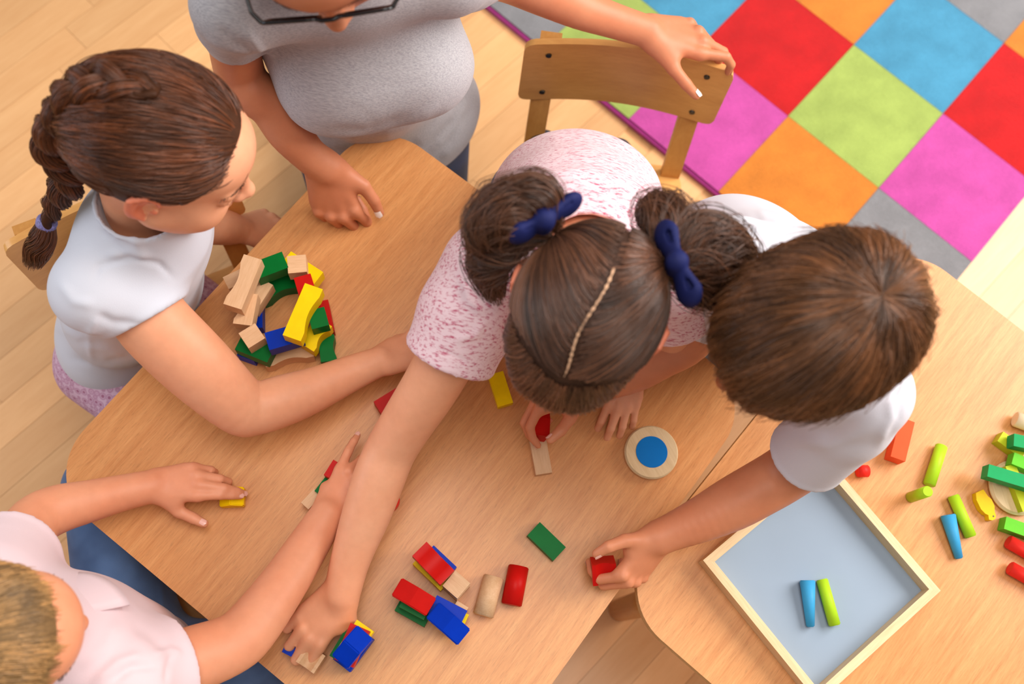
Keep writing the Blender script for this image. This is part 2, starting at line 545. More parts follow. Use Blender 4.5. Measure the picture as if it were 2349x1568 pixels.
def cyl_bm(r0, r1, L, seg=32, bevel=0.0012):
    bm = bmesh.new()
    bmesh.ops.create_cone(bm, cap_ends=True, segments=seg, radius1=r0, radius2=r1, depth=L)
    es = [e for e in bm.edges if len(e.link_faces) == 2 and e.calc_face_angle(0) > 0.8]
    bmesh.ops.bevel(bm, geom=es, offset=bevel, segments=2, affect='EDGES', clamp_overlap=True)
    for f in bm.faces: f.smooth = len(f.verts) == 4
    return bm

U = 0.026
def put(name, bm, mat, label, cat, loc, rot, group=None):
    o = bm_obj(name, bm, M[mat], None)
    if name == 'arch_block':
        o.data.polygons.foreach_set('use_smooth', np.ones(len(o.data.polygons), dtype=bool))
        o.data.set_sharp_from_angle(angle=0.45)
    o.location = loc
    o.rotation_euler = rot
    return tag(o, label, cat, group)

def ends(p, q, z):
    a, b = P(p[0], p[1], z), P(q[0], q[1], z)
    m = (a + b) / 2
    d = b - a
    return m, float(np.linalg.norm(d)), math.atan2(-d[0], d[1])       # rotation taking local +y to d

def block(kind, mat, p, q, top, label, hh=U, wd=U, arc=0.0052, flip=False, group=None, up=False, drop=0.0105, L=None):
    """a block whose top face runs from pixel p to pixel q at height top"""
    m, ln, rz = ends(p, q, top)
    ln = L or ln
    names = dict(arch='arch_block', plain='brick_block', gable='roof_block', cube='cube_block')
    if kind == 'arch':
        bm = arch_bm(ln, wd, hh, arc)
        if up: 
            bmesh.ops.rotate(bm, verts=bm.verts, cent=(0, 0, 0), matrix=Matrix.Rotation(-math.pi / 2, 3, 'Y'))
    elif kind == 'gable': bm = gable_bm(ln, wd, hh, drop)
    else: bm = prism_bm([(-wd / 2, -ln / 2), (wd / 2, -ln / 2), (wd / 2, ln / 2), (-wd / 2, ln / 2)], -hh / 2, hh / 2, 0.0015, 2)
    return put(names[kind], bm, mat, label, 'toy block', (m[0], m[1], top - hh / 2), (0, 0, rz + (math.pi if flip else 0)), group)

Z = TZ + 0.0004
T = [Z + U * k + 0.0003 * k for k in range(6)]                      # tops of levels 1.. at T[1] etc.
TG = 'ring tower of toy blocks'
block('arch', 'bare', (580, 589), (533, 703), T[4], 'natural wood arch block lying topmost on the tower, at its upper left', flip=False, group=TG)
block('arch', 'yellow', (720, 656), (669, 775), T[4], 'long yellow arch block topmost on the tower, leaning to the right', flip=True, group=TG)
block('plain', 'green', (648, 597), (590, 619), T[3], 'green block near the tower top, between wooden arch and wooden cube', group=TG, L=0.045)
block('cube', 'bare', (670, 606), (692, 604), T[3], 'natural wood cube on the far rim of the block tower', group=TG, L=U)
block('plain', 'red', (693, 632), (711, 694), T[3], 'bright red block half under the topmost yellow arch', group=TG, wd=0.024)
block('arch', 'yellow', (655, 592), (729, 640), T[2], 'yellow arch block under the wooden cube of the tower', group=TG)
block('arch', 'bare', (556, 744), (570, 672), T[3], 'natural wood arch block under the topmost wooden arch', flip=True, group=TG)
block('plain', 'bare', (611, 645), (572, 705), T[2], 'natural wood block deep inside the tower ring, left side', group=TG, wd=0.022)
block('plain', 'bare', (520, 648), (566, 626), T[2], 'natural wood block poking out under the topmost wooden arch', group=TG, wd=0.02, L=0.034)
block('arch', 'green', (684, 636), (596, 676), T[1], 'dark green arch block at the foot of the tower, far side', flip=True, group=TG)
block('plain', 'blue', (585, 690), (586, 752), T[1], 'blue block at the foot of the tower, inner left', group=TG, wd=0.020)
block('cube', 'bare', (567, 776), (588, 763), T[3], 'natural wood cube on the near left corner of the tower', group=TG, L=U)
block('plain', 'green', (548, 782), (622, 812), T[2], 'green block under the near wooden cube of the tower', group=TG)
block('plain', 'blue', (553, 792), (592, 806), T[1], 'blue block at the tower foot, under the green block', group=TG, wd=0.030)
block('plain', 'blue', (612, 783), (691, 760), T[3], 'blue block under the near end of the topmost yellow arch', group=TG)
block('plain', 'green', (724, 708), (735, 750), T[3], 'small green block under the topmost yellow arch, right side', group=TG, wd=0.024)
block('arch', 'yellow', (744, 737), (702, 795), T[2], 'yellow arch block under the small green block of the tower', flip=True, group=TG)
block('arch', 'red', (735, 690), (749, 760), T[1], 'dark red block at the tower foot, right side', group=TG, wd=0.022)
block('arch', 'bare', (606, 822), (716, 797), T[1], 'natural wood arch block at the tower foot, near side', flip=False, group=TG)
block('arch', 'green', (748, 768), (754, 828), T[1], 'green arch block lying on the table just right of the tower', flip=True, wd=0.0225, arc=0.003)

block('plain', 'yellow', (1137, 855), (1160, 928), Z + 0.014, 'small yellow block under the chin of the pigtail girl', hh=0.014, wd=0.0225)
block('plain', 'bare', (1234, 1007), (1248, 1086), Z + 0.013, 'flat natural wood plank block beside the held red block', hh=0.013, wd=0.0235)
block('plain', 'green', (1224, 1212), (1284, 1270), Z + 0.016, 'green block lying alone, above the red cylinder', hh=0.016, wd=0.0255)
block('plain', 'red', (868, 938), (930, 900), Z + 0.022, 'dark red block half hidden by the crossing forearm', hh=0.022, wd=0.026)

# two lying cylinders
for mat, p, q, lab in (('bare', (1133, 1322), (1108, 1412), 'natural wood cylinder lying beside the red cylinder'),
                       ('red', (1190, 1298), (1173, 1387), 'glossy red cylinder lying near the centre of the table')):
    m, ln, rz = ends(p, q, Z + 0.0145)
    put('cylinder_block', cyl_bm(0.0142, 0.0142, ln), mat, lab, 'toy block', (m[0], m[1], Z + 0.0142), (math.pi / 2, 0, rz))
# standing red cylinder behind the forearm
c = P(888, 1142, Z + 0.03)
put('cylinder_block', cyl_bm(0.0165, 0.0165, 0.03), 'scarlet', 'red cylinder standing on end, half behind the crossing forearm', 'toy block', (c[0], c[1], Z + 0.0151), (0, 0, 0))

# stack A
GA = 'small stack with a red arch on top'
block('plain', 'yellow', (962, 1276), (1026, 1338), T[1], 'yellow block at the bottom of the stack under the red arch', group=GA)
block('plain', 'blue', (980, 1266), (1033, 1316), T[2], 'blue block in the middle of the stack under the red arch', group=GA, wd=0.025)
block('arch', 'red', (962, 1258), (1026, 1324), T[3], 'red arch block on top, hollow upward, next to wooden cube', up=True, group=GA)
block('cube', 'bare', (1031, 1330), (1063, 1359), T[1], 'natural wood block below the little cube', group=GA, L=U)
block('cube', 'bare', (1030, 1325), (1064, 1355), T[2], 'natural wood cube against the red arch stack', group=GA, L=U)
# stack B
GB = 'stack of blocks with red and blue roofs'
block('plain', 'bare', (1040, 1392), (1066, 1408), T[1] - .004, 'natural wood block showing between red arch and blue roof stacks', group=GB, wd=0.020, hh=U - .004)
block('plain', 'green', (916, 1379), (984, 1417), T[1], 'green block at the bottom under the red roof block', group=GB)
block('plain', 'yellow', (1001, 1397), (1066, 1430), T[1], 'yellow block low in the stack under the blue roof block', group=GB)
block('plain', 'blue', (992, 1385), (1062, 1421), T[2], 'dark blue flat block under the blue roof block', group=GB)
block('plain', 'green', (925, 1372), (982, 1402), T[2], 'green block directly under the red roof block', group=GB, wd=0.024)
block('gable', 'red', (909, 1343), (989, 1391), T[3], 'red roof-shaped block on top of its stack', group=GB)
block('gable', 'blue', (992, 1397), (1065, 1461), T[3], 'blue roof-shaped block on top, beside the red roof block', group=GB)
# stack C
GC = 'stack of blocks with a blue roof beside the fist'
block('plain', 'blue', (838, 1451), (783, 1526), T[1], 'blue block at the bottom of the stack beside the fist', group=GC, wd=0.028)
block('plain', 'green', (820, 1440), (775, 1515), T[2], 'green block second from the bottom beside the fist', group=GC)
block('plain', 'yellow', (838, 1434), (785, 1511), T[3], 'yellow block in the middle of the stack beside the fist', group=GC)
block('plain', 'red', (826, 1437), (788, 1521), T[4], 'red block just under the blue roof beside the fist', group=GC)
block('gable', 'blue', (836, 1448), (777, 1518), T[5], 'blue roof-shaped block on top of the stack beside the fist', group=GC)
# blocks under the girl's right hand
block('arch', 'bare', (692, 1496), (733, 1524), Z + 0.040, 'pale wooden arch block held by the pigtail girl at the table edge', wd=0.026, up=True)
block('plain', 'blue', (655, 1478), (692, 1497), Z + 0.0255, 'blue block under the knuckles of the pigtail girl', wd=0.020)
# yellow roof under the small boy's left hand
block('gable', 'yellow', (500, 1137), (556, 1135), Z + 0.026, 'yellow roof-shaped block under the hand of the boy in pink', wd=0.026)
# row of standing blocks at the small boy's right hand
GR = 'row of blocks standing on edge by the crossing arms'
block('plain', 'bare', (699, 1160), (729, 1128), T[1], 'natural wood block at the near end of the standing row', group=GR, wd=0.014)
block('plain', 'green', (728, 1130), (756, 1094), T[1] + .006, 'green block standing in the row between wood and red', group=GR, wd=0.010, hh=U + .006)
block('plain', 'red', (752, 1094), (774, 1059), T[2], 'red block standing at the far end of the row', group=GR, wd=0.013, hh=2 * U)
block('plain', 'yellow', (798, 1104), (815, 1080), T[1], 'yellow block standing behind the pointing finger', group=GR, wd=0.012)
# disc
c = P(1495, 1036, Z + 0.012)
disc = thing('wooden_disc', 'round pine disc with a blue circle, lying on the first table', 'disc', (c[0], c[1], Z), 0.7)
bm = cyl_bm(0.0385, 0.0385, 0.012, 64, 0.0018); bmesh.ops.translate(bm, verts=bm.verts, vec=(0, 0, 0.006))
bm_obj('disc_body', bm, M['pine'], disc)
bm = cyl_bm(0.0228, 0.0228, 0.0008, 48, 0.0002); bmesh.ops.translate(bm, verts=bm.verts, vec=(0, 0, 0.0123))
bm_obj('disc_circle', bm, M['disc_blue'], disc)['label'] = 'blue painted circle'

# ---- second table and tray
def lying(mat, p, q, r0, r1, base, label, name='cylinder_peg', group=None):
    m, ln, rz = ends(p, q, base + r0)
    tilt = math.atan2(r0 - r1, ln)
    o = put(name, cyl_bm(r0, r1, ln), mat, label, 'toy peg', (m[0], m[1], base + (r0 + r1) / 2 + 0.0002), (math.pi / 2 + tilt, 0, rz), group)
    return o
TB = TZ + 0.006
lying('sky', (1862, 1437), (1852, 1330), 0.0108, 0.0056, TB, 'sky blue tapered peg lying in the tray', 'cone_peg')
lying('lime', (1915, 1434), (1885, 1328), 0.0082, 0.0082, TB, 'lime green peg lying in the tray beside the blue one')
lying('sky', (2204, 1280), (2174, 1180), 0.0108, 0.0056, Z, 'sky blue tapered peg lying on the second table', 'cone_peg')
lying('lime', (2227, 1231), (2186, 1136), 0.0084, 0.0084, Z, 'lime peg beside the blue taper on the second table')
lying('lime', (2160, 1022), (2131, 1112), 0.0088, 0.0088, Z, 'lime peg lying farthest back on the second table')
c = P(2089, 1140, Z)
put('cylinder_peg', cyl_bm(0.0078, 0.0078, 0.055), 'lime', 'lime peg standing on end near the tray', 'toy peg', (c[0], c[1], Z + 0.0276), (0, 0, 0))
block('plain', 'orange', (2060, 1052), (2082, 962), Z + 0.024, 'orange-red long block beside the white sleeve', hh=0.024, wd=0.022)
lying('scarlet', (1966, 1080), (1992, 1080), 0.0088, 0.0088, Z, 'short red peg between tray and white sleeve')
# chick
ck = [(-.021, -.006), (-.012, -.0105), (.002, -.0115), (.010, -.009), (.0135, -.006), (.0195, -.0085), (.0225, -.0045), (.0225, .0005), (.019, .004), (.0125, .0055), (.006, .0095), (-.004, .0105), (-.010, .008), (-.021, .007)]
c = P(2264, 1157, Z + 0.012)
chick = thing('wooden_chick', 'small yellow wooden chick near the round board', 'toy', (c[0], c[1], Z), math.radians(-53))
bm_obj('chick_body', prism_bm(ck, 0.0002, 0.012, 0.0016, 2), M['amber'], chick)
bm = cyl_bm(0.0012, 0.0012, 0.0006, 12, 0.0001); bmesh.ops.translate(bm, verts=bm.verts, vec=(0.018, 0.0, 0.0122))
bm_obj('eye', bm, M['steel'], chick)
c = P(2334, 1117, Z + 0.010)
rb = put('round_board', cyl_bm(0.040, 0.040, 0.010, 64, 0.003), 'pine', 'pale round wooden board under the green sticks at the picture edge', 'board', (c[0], c[1], Z + 0.0052), (0, 0, 0.4))
BZ = Z + 0.0105
block('plain', 'olive', (2318, 1066), (2358, 1170), BZ + 0.013, 'yellow-green stick across the round board, lower one', hh=0.013, wd=0.016)
block('plain', 'dark_green', (2267, 1078), (2400, 1118), BZ + 0.034, 'dark green stick across the round board, upper one', hh=0.0195, wd=0.0185)
block('plain', 'olive', (2295, 1000), (2350, 1040), Z + 0.018, 'yellow-green block behind the round board', hh=0.018, wd=0.018)
block('plain', 'dark_green', (2326, 1008), (2385, 1020), Z + 0.040, 'short dark green block resting on the yellow-green one', hh=0.0195, wd=0.0185)
block('plain', 'leaf', (2324, 1050), (2385, 1075), Z + 0.030, 'leaf green block at the far rim of the round board', hh=0.018, wd=0.018)
block('plain', 'leaf', (2306, 1198), (2400, 1232), Z + 0.019, 'leaf green block in front of the round board', hh=0.019, wd=0.0185)
lying('scarlet', (2312, 1241), (2390, 1285), 0.0098, 0.0098, Z, 'red peg at the picture edge, upper of two')
lying('scarlet', (2316, 1301), (2394, 1345), 0.0098, 0.0098, Z, 'red peg at the picture edge, lower of two')
lying('cream', (2328, 960), (2394, 985), 0.0115, 0.0115, Z, 'cream peg at the picture edge, farthest back')

# ================================================================ people: signed-distance modelling
V3 = lambda p: np.asarray(p, dtype=np.float64)
def unit(v):
    v = V3(v); return v / (np.linalg.norm(v) + 1e-12)

def rc(a, b, ra, rb, k=0.01, flat=None, op='u'):
    """tapered capsule; flat = (axis, factor) squashes it along that axis"""
    a, b = V3(a), V3(b)
    ba = b - a; l2 = float(ba @ ba) + 1e-12
    rm = max(ra, rb)
    lo, hi = np.minimum(a, b) - rm, np.maximum(a, b) + rm
    def fn(x, y, z):
        px, py, pz = x - a[0], y - a[1], z - a[2]
        h = np.clip((px * ba[0] + py * ba[1] + pz * ba[2]) / l2, 0, 1)
        qx, qy, qz = px - ba[0] * h, py - ba[1] * h, pz - ba[2] * h
        r = ra + (rb - ra) * h
        if flat is not None:
            n, s = flat
            g = (qx * n[0] + qy * n[1] + qz * n[2]) * (1 / s - 1)
            qx, qy, qz = qx + n[0] * g, qy + n[1] * g, qz + n[2] * g
        return np.sqrt(qx * qx + qy * qy + qz * qz) - r
    return (op, fn, lo, hi, k)

def el(c, M3, r, k=0.01, op='u'):
    """ellipsoid; columns of M3 are its axes"""
    c, M3, r = V3(c), V3(M3), V3(r)
    ext = np.sqrt(((M3 * r) ** 2).sum(1))
    def fn(x, y, z):
        px, py, pz = x - c[0], y - c[1], z - c[2]
        k0 = 0; k1 = 0
        for i in range(3):
            q = (px * M3[0, i] + py * M3[1, i] + pz * M3[2, i]) / r[i]
            k0 = k0 + q * q; k1 = k1 + (q / r[i]) ** 2
        k0 = np.sqrt(k0)
        return k0 * (k0 - 1) / (np.sqrt(k1) + 1e-9)
    return (op, fn, c - ext, c + ext, k)

def plane_cut(p, n, lo, hi, k=0.003):
    """removes the side the normal n points to, inside the box lo..hi"""
    p, n = V3(p), unit(n)
    def fn(x, y, z):
        return -((x - p[0]) * n[0] + (y - p[1]) * n[1] + (z - p[2]) * n[2])
    return ('s', fn, V3(lo), V3(hi), k)

def chain(pts, rad, k=0.012, flat=None, sm=0):
    """one limb: capsules along a path, joined without bulging; sm > 0 smooths the path first"""
    pts = [V3(p) for p in pts]
    if sm:
        q = smooth_path([np.append(p, r) for p, r in zip(pts, rad)], sm)
        pts = [p[:3] for p in q]; rad = [float(p[3]) for p in q]
    segs = [rc(pts[i], pts[i + 1], rad[i], rad[i + 1], k, flat) for i in range(len(pts) - 1)]
    lo = np.min([g[2] for g in segs], axis=0); hi = np.max([g[3] for g in segs], axis=0)
    return [('g', segs, lo, hi, k)]

def nets(F, lo, v):
    """naive surface nets"""
    S = F < 0
    nx, ny, nz = F.shape
    a = S[:-1, :-1, :-1]
    anyv = a.copy(); allv = a.copy()
    for dx in (0, 1):
        for dy in (0, 1):
            for dz in (0, 1):
                t = S[dx:nx - 1 + dx, dy:ny - 1 + dy, dz:nz - 1 + dz]
                anyv |= t; allv &= t
    act = anyv & ~allv
    idx = np.flatnonzero(act)
    cz = nz - 1; cy = ny - 1
    i, rem = np.divmod(idx, cy * cz); j, k = np.divmod(rem, cz)
    off = np.array([(dx, dy, dz) for dx in (0, 1) for dy in (0, 1) for dz in (0, 1)])
    val = np.stack([F[i + o[0], j + o[1], k + o[2]] for o in off], 1)
    acc = np.zeros((len(idx), 3)); cnt = np.zeros(len(idx))
    for p in range(8):
        for q in range(p + 1, 8):
            if np.abs(off[p] - off[q]).sum() != 1: continue
            c = (val[:, p] < 0) != (val[:, q] < 0)
            t = np.where(c, val[:, p] / (val[:, p] - val[:, q] + 1e-20), 0)
            pt = off[p] + t[:, None] * (off[q] - off[p])
            acc += np.where(c[:, None], pt, 0); cnt += c
    vert = (np.stack([i, j, k], 1) + acc / cnt[:, None]) * v + lo
    quads = []
    def look(ii, jj, kk):
        return np.searchsorted(idx, (ii * cy + jj) * cz + kk)
    for ax in range(3):
        sl0 = [slice(1, -1)] * 3; sl1 = [slice(1, -1)] * 3
        sl0[ax] = slice(0, -1); sl1[ax] = slice(1, None)
        A, B = S[tuple(sl0)], S[tuple(sl1)]
        cr = np.argwhere(A != B)
        if not len(cr): continue
        o = np.ones(3, int); o[ax] = 0
        g = cr + o
        u, w = (ax + 1) % 3, (ax + 2) % 3
        def cell(du, dw):
            h = g.copy(); h[:, u] += du; h[:, w] += dw
            return look(h[:, 0], h[:, 1], h[:, 2])
        q = np.stack([cell(-1, -1), cell(0, -1), cell(0, 0), cell(-1, 0)], 1)
        ins = A[tuple(cr.T)]
        q = np.where(ins[:, None], q, q[:, ::-1])
        quads.append(q)
    return vert, np.concatenate(quads)

def comp(prims, k=.01):
    """a group of shapes with its own cuts, later joined to the rest as one"""
    lo = np.min([p[2] for p in prims if p[0] in 'ugc'], axis=0); hi = np.max([p[3] for p in prims if p[0] in 'ugc'], axis=0)
    return [('c', prims, lo, hi, k)]

def sdf_eval(F, ax, lo, v, prims):
    n = np.array(F.shape)
    for op, fn, l, h, k in prims:
        m = k + 3 * v + 0.004
        a = np.clip(np.floor((l - m - lo) / v).astype(int), 0, n - 1)
        b = np.clip(np.ceil((h + m - lo) / v).astype(int) + 1, 1, n)
        if np.any(b <= a): continue
        s = tuple(slice(a[d], b[d]) for d in range(3))
        sub = [ax[d][s[d]] for d in range(3)]
        x = sub[0][:, None, None]; y = sub[1][None, :, None]; z = sub[2][None, None, :]
        if op == 'g':
            d = np.full([len(q) for q in sub], 0.06, dtype=np.float32)
            for _, fg, lg, hg, kg in fn:
                ag = np.clip(np.floor((lg - m - lo) / v).astype(int), a, b - 1)
                bg_ = np.clip(np.ceil((hg + m - lo) / v).astype(int) + 1, a + 1, b)
                sg = tuple(slice(ag[e], bg_[e]) for e in range(3))
                sd = tuple(slice(ag[e] - a[e], bg_[e] - a[e]) for e in range(3))
                d[sd] = np.minimum(d[sd], fg(ax[0][sg[0]][:, None, None], ax[1][sg[1]][None, :, None], ax[2][sg[2]][None, None, :]))
            op = 'u'
        elif op == 'c':
            d = np.full([len(q) for q in sub], 0.06, dtype=np.float32)
            sdf_eval(d, sub, lo + a * v, v, fn)
            op = 'u'
        else:
            d = np.clip(fn(x, y, z), -0.06, 0.06)
        f = F[s]
        if op == 'u':
            hh = np.clip(0.5 + 0.5 * (f - d) / k, 0, 1)
            F[s] = f + (d - f) * hh - k * hh * (1 - hh)
        elif op == 's':
            hh = np.clip(0.5 - 0.5 * (f + d) / k, 0, 1)
            F[s] = f + (-d - f) * hh + k * hh * (1 - hh)

def sdf(prims, v, disp=None, pad=4):
    lo = np.min([p[2] for p in prims if p[0] in 'ugc'], axis=0) - pad * v
    hi = np.max([p[3] for p in prims if p[0] in 'ugc'], axis=0) + pad * v
    n = np.ceil((hi - lo) / v).astype(int) + 1
    F = np.full(n, 0.06, dtype=np.float32)
    ax = [(lo[d] + v * np.arange(n[d])) for d in range(3)]
    sdf_eval(F, ax, lo, v, prims)
    if disp is not None:
        F = F + disp(ax[0][:, None, None], ax[1][None, :, None], ax[2][None, None, :]).astype(np.float32)
    F[0], F[-1] = 0.06, 0.06; F[:, 0], F[:, -1] = 0.06, 0.06; F[:, :, 0], F[:, :, -1] = 0.06, 0.06
    return nets(F, lo, v)

def vnormals(vt, q):
    a, b, c, d = (vt[q[:, i]] for i in range(4))
    fnm = np.cross(c - a, d - b)
    n = np.zeros_like(vt)
    for i in range(4):
        for ax in range(3):
            n[:, ax] += np.bincount(q[:, i], fnm[:, ax], len(vt))
    return n / (np.linalg.norm(n, axis=1, keepdims=True) + 1e-12)

def relax(vt, q, it=1, f=0.5):
    for _ in range(it):
        s = np.zeros_like(vt); c = np.zeros(len(vt))
        for i in range(4):
            a, b = q[:, i], q[:, (i + 1) % 4]
            for ax in range(3):
                s[:, ax] += np.bincount(a, vt[b, ax], len(vt)) + np.bincount(b, vt[a, ax], len(vt))
            c += np.bincount(a, minlength=len(vt)) + np.bincount(b, minlength=len(vt))
        vt = vt * (1 - f) + f * s / np.maximum(c, 1)[:, None]
    return vt

def project(vt):
    q = (vt - np.array([0, 0, CAM_H])) @ CR.T
    return np.stack([W / 2 + F_PX * q[:, 0] / q[:, 2], H / 2 - F_PX * q[:, 1] / q[:, 2]], 1)

def sculpt(vt, q, folds):
    """raises (or sinks) soft cloth folds along drawn lines on the side of the cloth that the lines were read from"""
    n = vnormals(vt, q)
    uv = project(vt)
    view = unit_rows(np.array([0, 0, CAM_H]) - vt)
    vis = np.clip(((n * view).sum(1)) * 3, 0, 1)
    add = np.zeros(len(vt))
    for line, w, hgt in folds:
        best = np.full(len(vt), 1e9); tt = np.zeros(len(vt))
        L = [V3(p) for p in line]
        m = len(L) - 1
        for i in range(m):
            a, b = L[i], L[i + 1]
            ba = b - a
            t = np.clip(((uv - a) @ ba) / (ba @ ba), 0, 1)
            d = np.linalg.norm(uv - a - t[:, None] * ba, axis=1)
            tt = np.where(d < best, (i + t) / m, tt); best = np.minimum(best, d)
        taper = np.clip(np.minimum(tt, 1 - tt) * 4 + 0.15, 0, 1)
        add += .62 * hgt * np.exp(-(best / (1.3 * w)) ** 2) * taper
    return vt + n * (add * vis)[:, None]

def unit_rows(a):
    return a / (np.linalg.norm(a, axis=1, keepdims=True) + 1e-12)

# ---------------------------------------------------------------- anatomy
def nodes(lst):
    """(u, v, z, width in pixels) -> points and radii"""
    pts = [P(u, v, z) for u, v, z, w in lst]
    return pts, [w / 2 / ppm(p) for p, (u, v, z, w) in zip(pts, lst)]

def head_frame(f, u):
    f = unit(f); x = unit(np.cross(f, V3(u))); u = np.cross(x, f)
    return np.array([x, f, u]).T

def head_prims(c, M3, s, child=True):
    c = V3(c)
    g = lambda *p: c + M3 @ (V3(p) * s)
    out = [el(g(0, -0.012, 0.035), M3, V3((.073, .093, .083)) * s, .02)]
    out += [el(g(0, .028, -.022), M3, V3((.060, .062, .078)) * s, .03 * s)]
    out += [el(g(0, .055, .045), M3, V3((.052, .040, .042)) * s, .03 * s)]
    ch = -.088 if child else -.092
    out += [el(g(0, .060, ch), M3, V3((.024, .022, .018)) * s, .035 * s)]
    for sx in (-1, 1):
        out += [el(g(sx * .036, .056, -.034), M3, V3((.028, .028, .030)) * s, .03 * s)]      # cheek
        out += [rc(g(sx * .052, .010, -.045), g(sx * .020, .058, ch + .002), .018 * s, .016 * s, .03 * s)]    # jaw
    for sx in (-1, 1):
        out += [el(g(sx * .032, .092, .008), M3, V3((.020, .012, .012)) * s, .014 * s, 's')]      # eye socket
        out += [rc(g(sx * .014, .088, .023), g(sx * .046, .078, .022), .006 * s, .005 * s, .012 * s)]   # brow
        for z0, z1, r in ((.012, .0165, .0036), (.0105, .0125, .0034), (.009, .0085, .0032), (.006, -.0015, .0034)):                        # eyelids
            pts = [g(sx * .017, .0815, (z0 + .003) / 1.3), g(sx * .024, .0855, z1), g(sx * .032, .0872, z1 + (.002 if z1 > 0 else -.002)), g(sx * .040, .0840, z1), g(sx * .048, .0765, (z0 + .003) / 1.3)]
            out += chain(pts, [r * s] * 5, .003 * s)
    out += [rc(g(0, .087, .014), g(0, .104, -.022), .0075 * s, .0100 * s, .012 * s)]           # nose bridge
    out += [el(g(0, .106, -.0245), M3, V3((.0105, .0115, .0095)) * s, .008 * s)]
    for sx in (-1, 1):
        out += [el(g(sx * .0115, .0975, -.0275), M3, V3((.0075, .0095, .0075)) * s, .006 * s)]
        out += [el(g(sx * .0058, .103, -.0345), M3, V3((.0028, .0045, .003)) * s, .002 * s, 's')]
    # mouth
    out += [el(g(0, .078, -.053), M3, V3((.027, .016, .020)) * s, .016 * s)]
    out += chain([g(-.022, .083, -.0545), g(-.009, .0935, -.0495), g(0, .0945, -.0515), g(.009, .0935, -.0495), g(.022, .083, -.0545)], [.002 * s, .0048 * s, .0045 * s, .0048 * s, .002 * s], .004 * s)
    out += chain([g(-.019, .083, -.0575), g(0, .0925, -.0615), g(.019, .083, -.0575)], [.002 * s, .0060 * s, .002 * s], .004 * s)
    # ears
    for sx in (-1, 1):
        E = M3 @ np.array([[math.cos(.42 * sx), -math.sin(.42 * sx), 0], [math.sin(.42 * sx), math.cos(.42 * sx), 0], [0, 0, 1]])
        out += [el(g(sx * .077, -.010, .004), E, V3((.0075, .019, .030)) * s, .007 * s)]
        out += [el(g(sx * .0835, -.006, .003), E, V3((.0055, .010, .018)) * s, .004 * s, 's')]
        hel = [g(sx * .076, .008, .010), g(sx * .081, .006, .026), g(sx * .085, -.010, .035), g(sx * .087, -.025, .022), g(sx * .084, -.024, .004), g(sx * .079, -.012, -.016), g(sx * .076, -.003, -.025)]
        out += chain(hel, [.0028 * s, .0034 * s, .0038 * s, .0036 * s, .0034 * s, .0042 * s, .0048 * s], .003 * s)
        out += [el(g(sx * .077, .006, -.002), M3, V3((.004, .004, .006)) * s, .004 * s)]
    return out

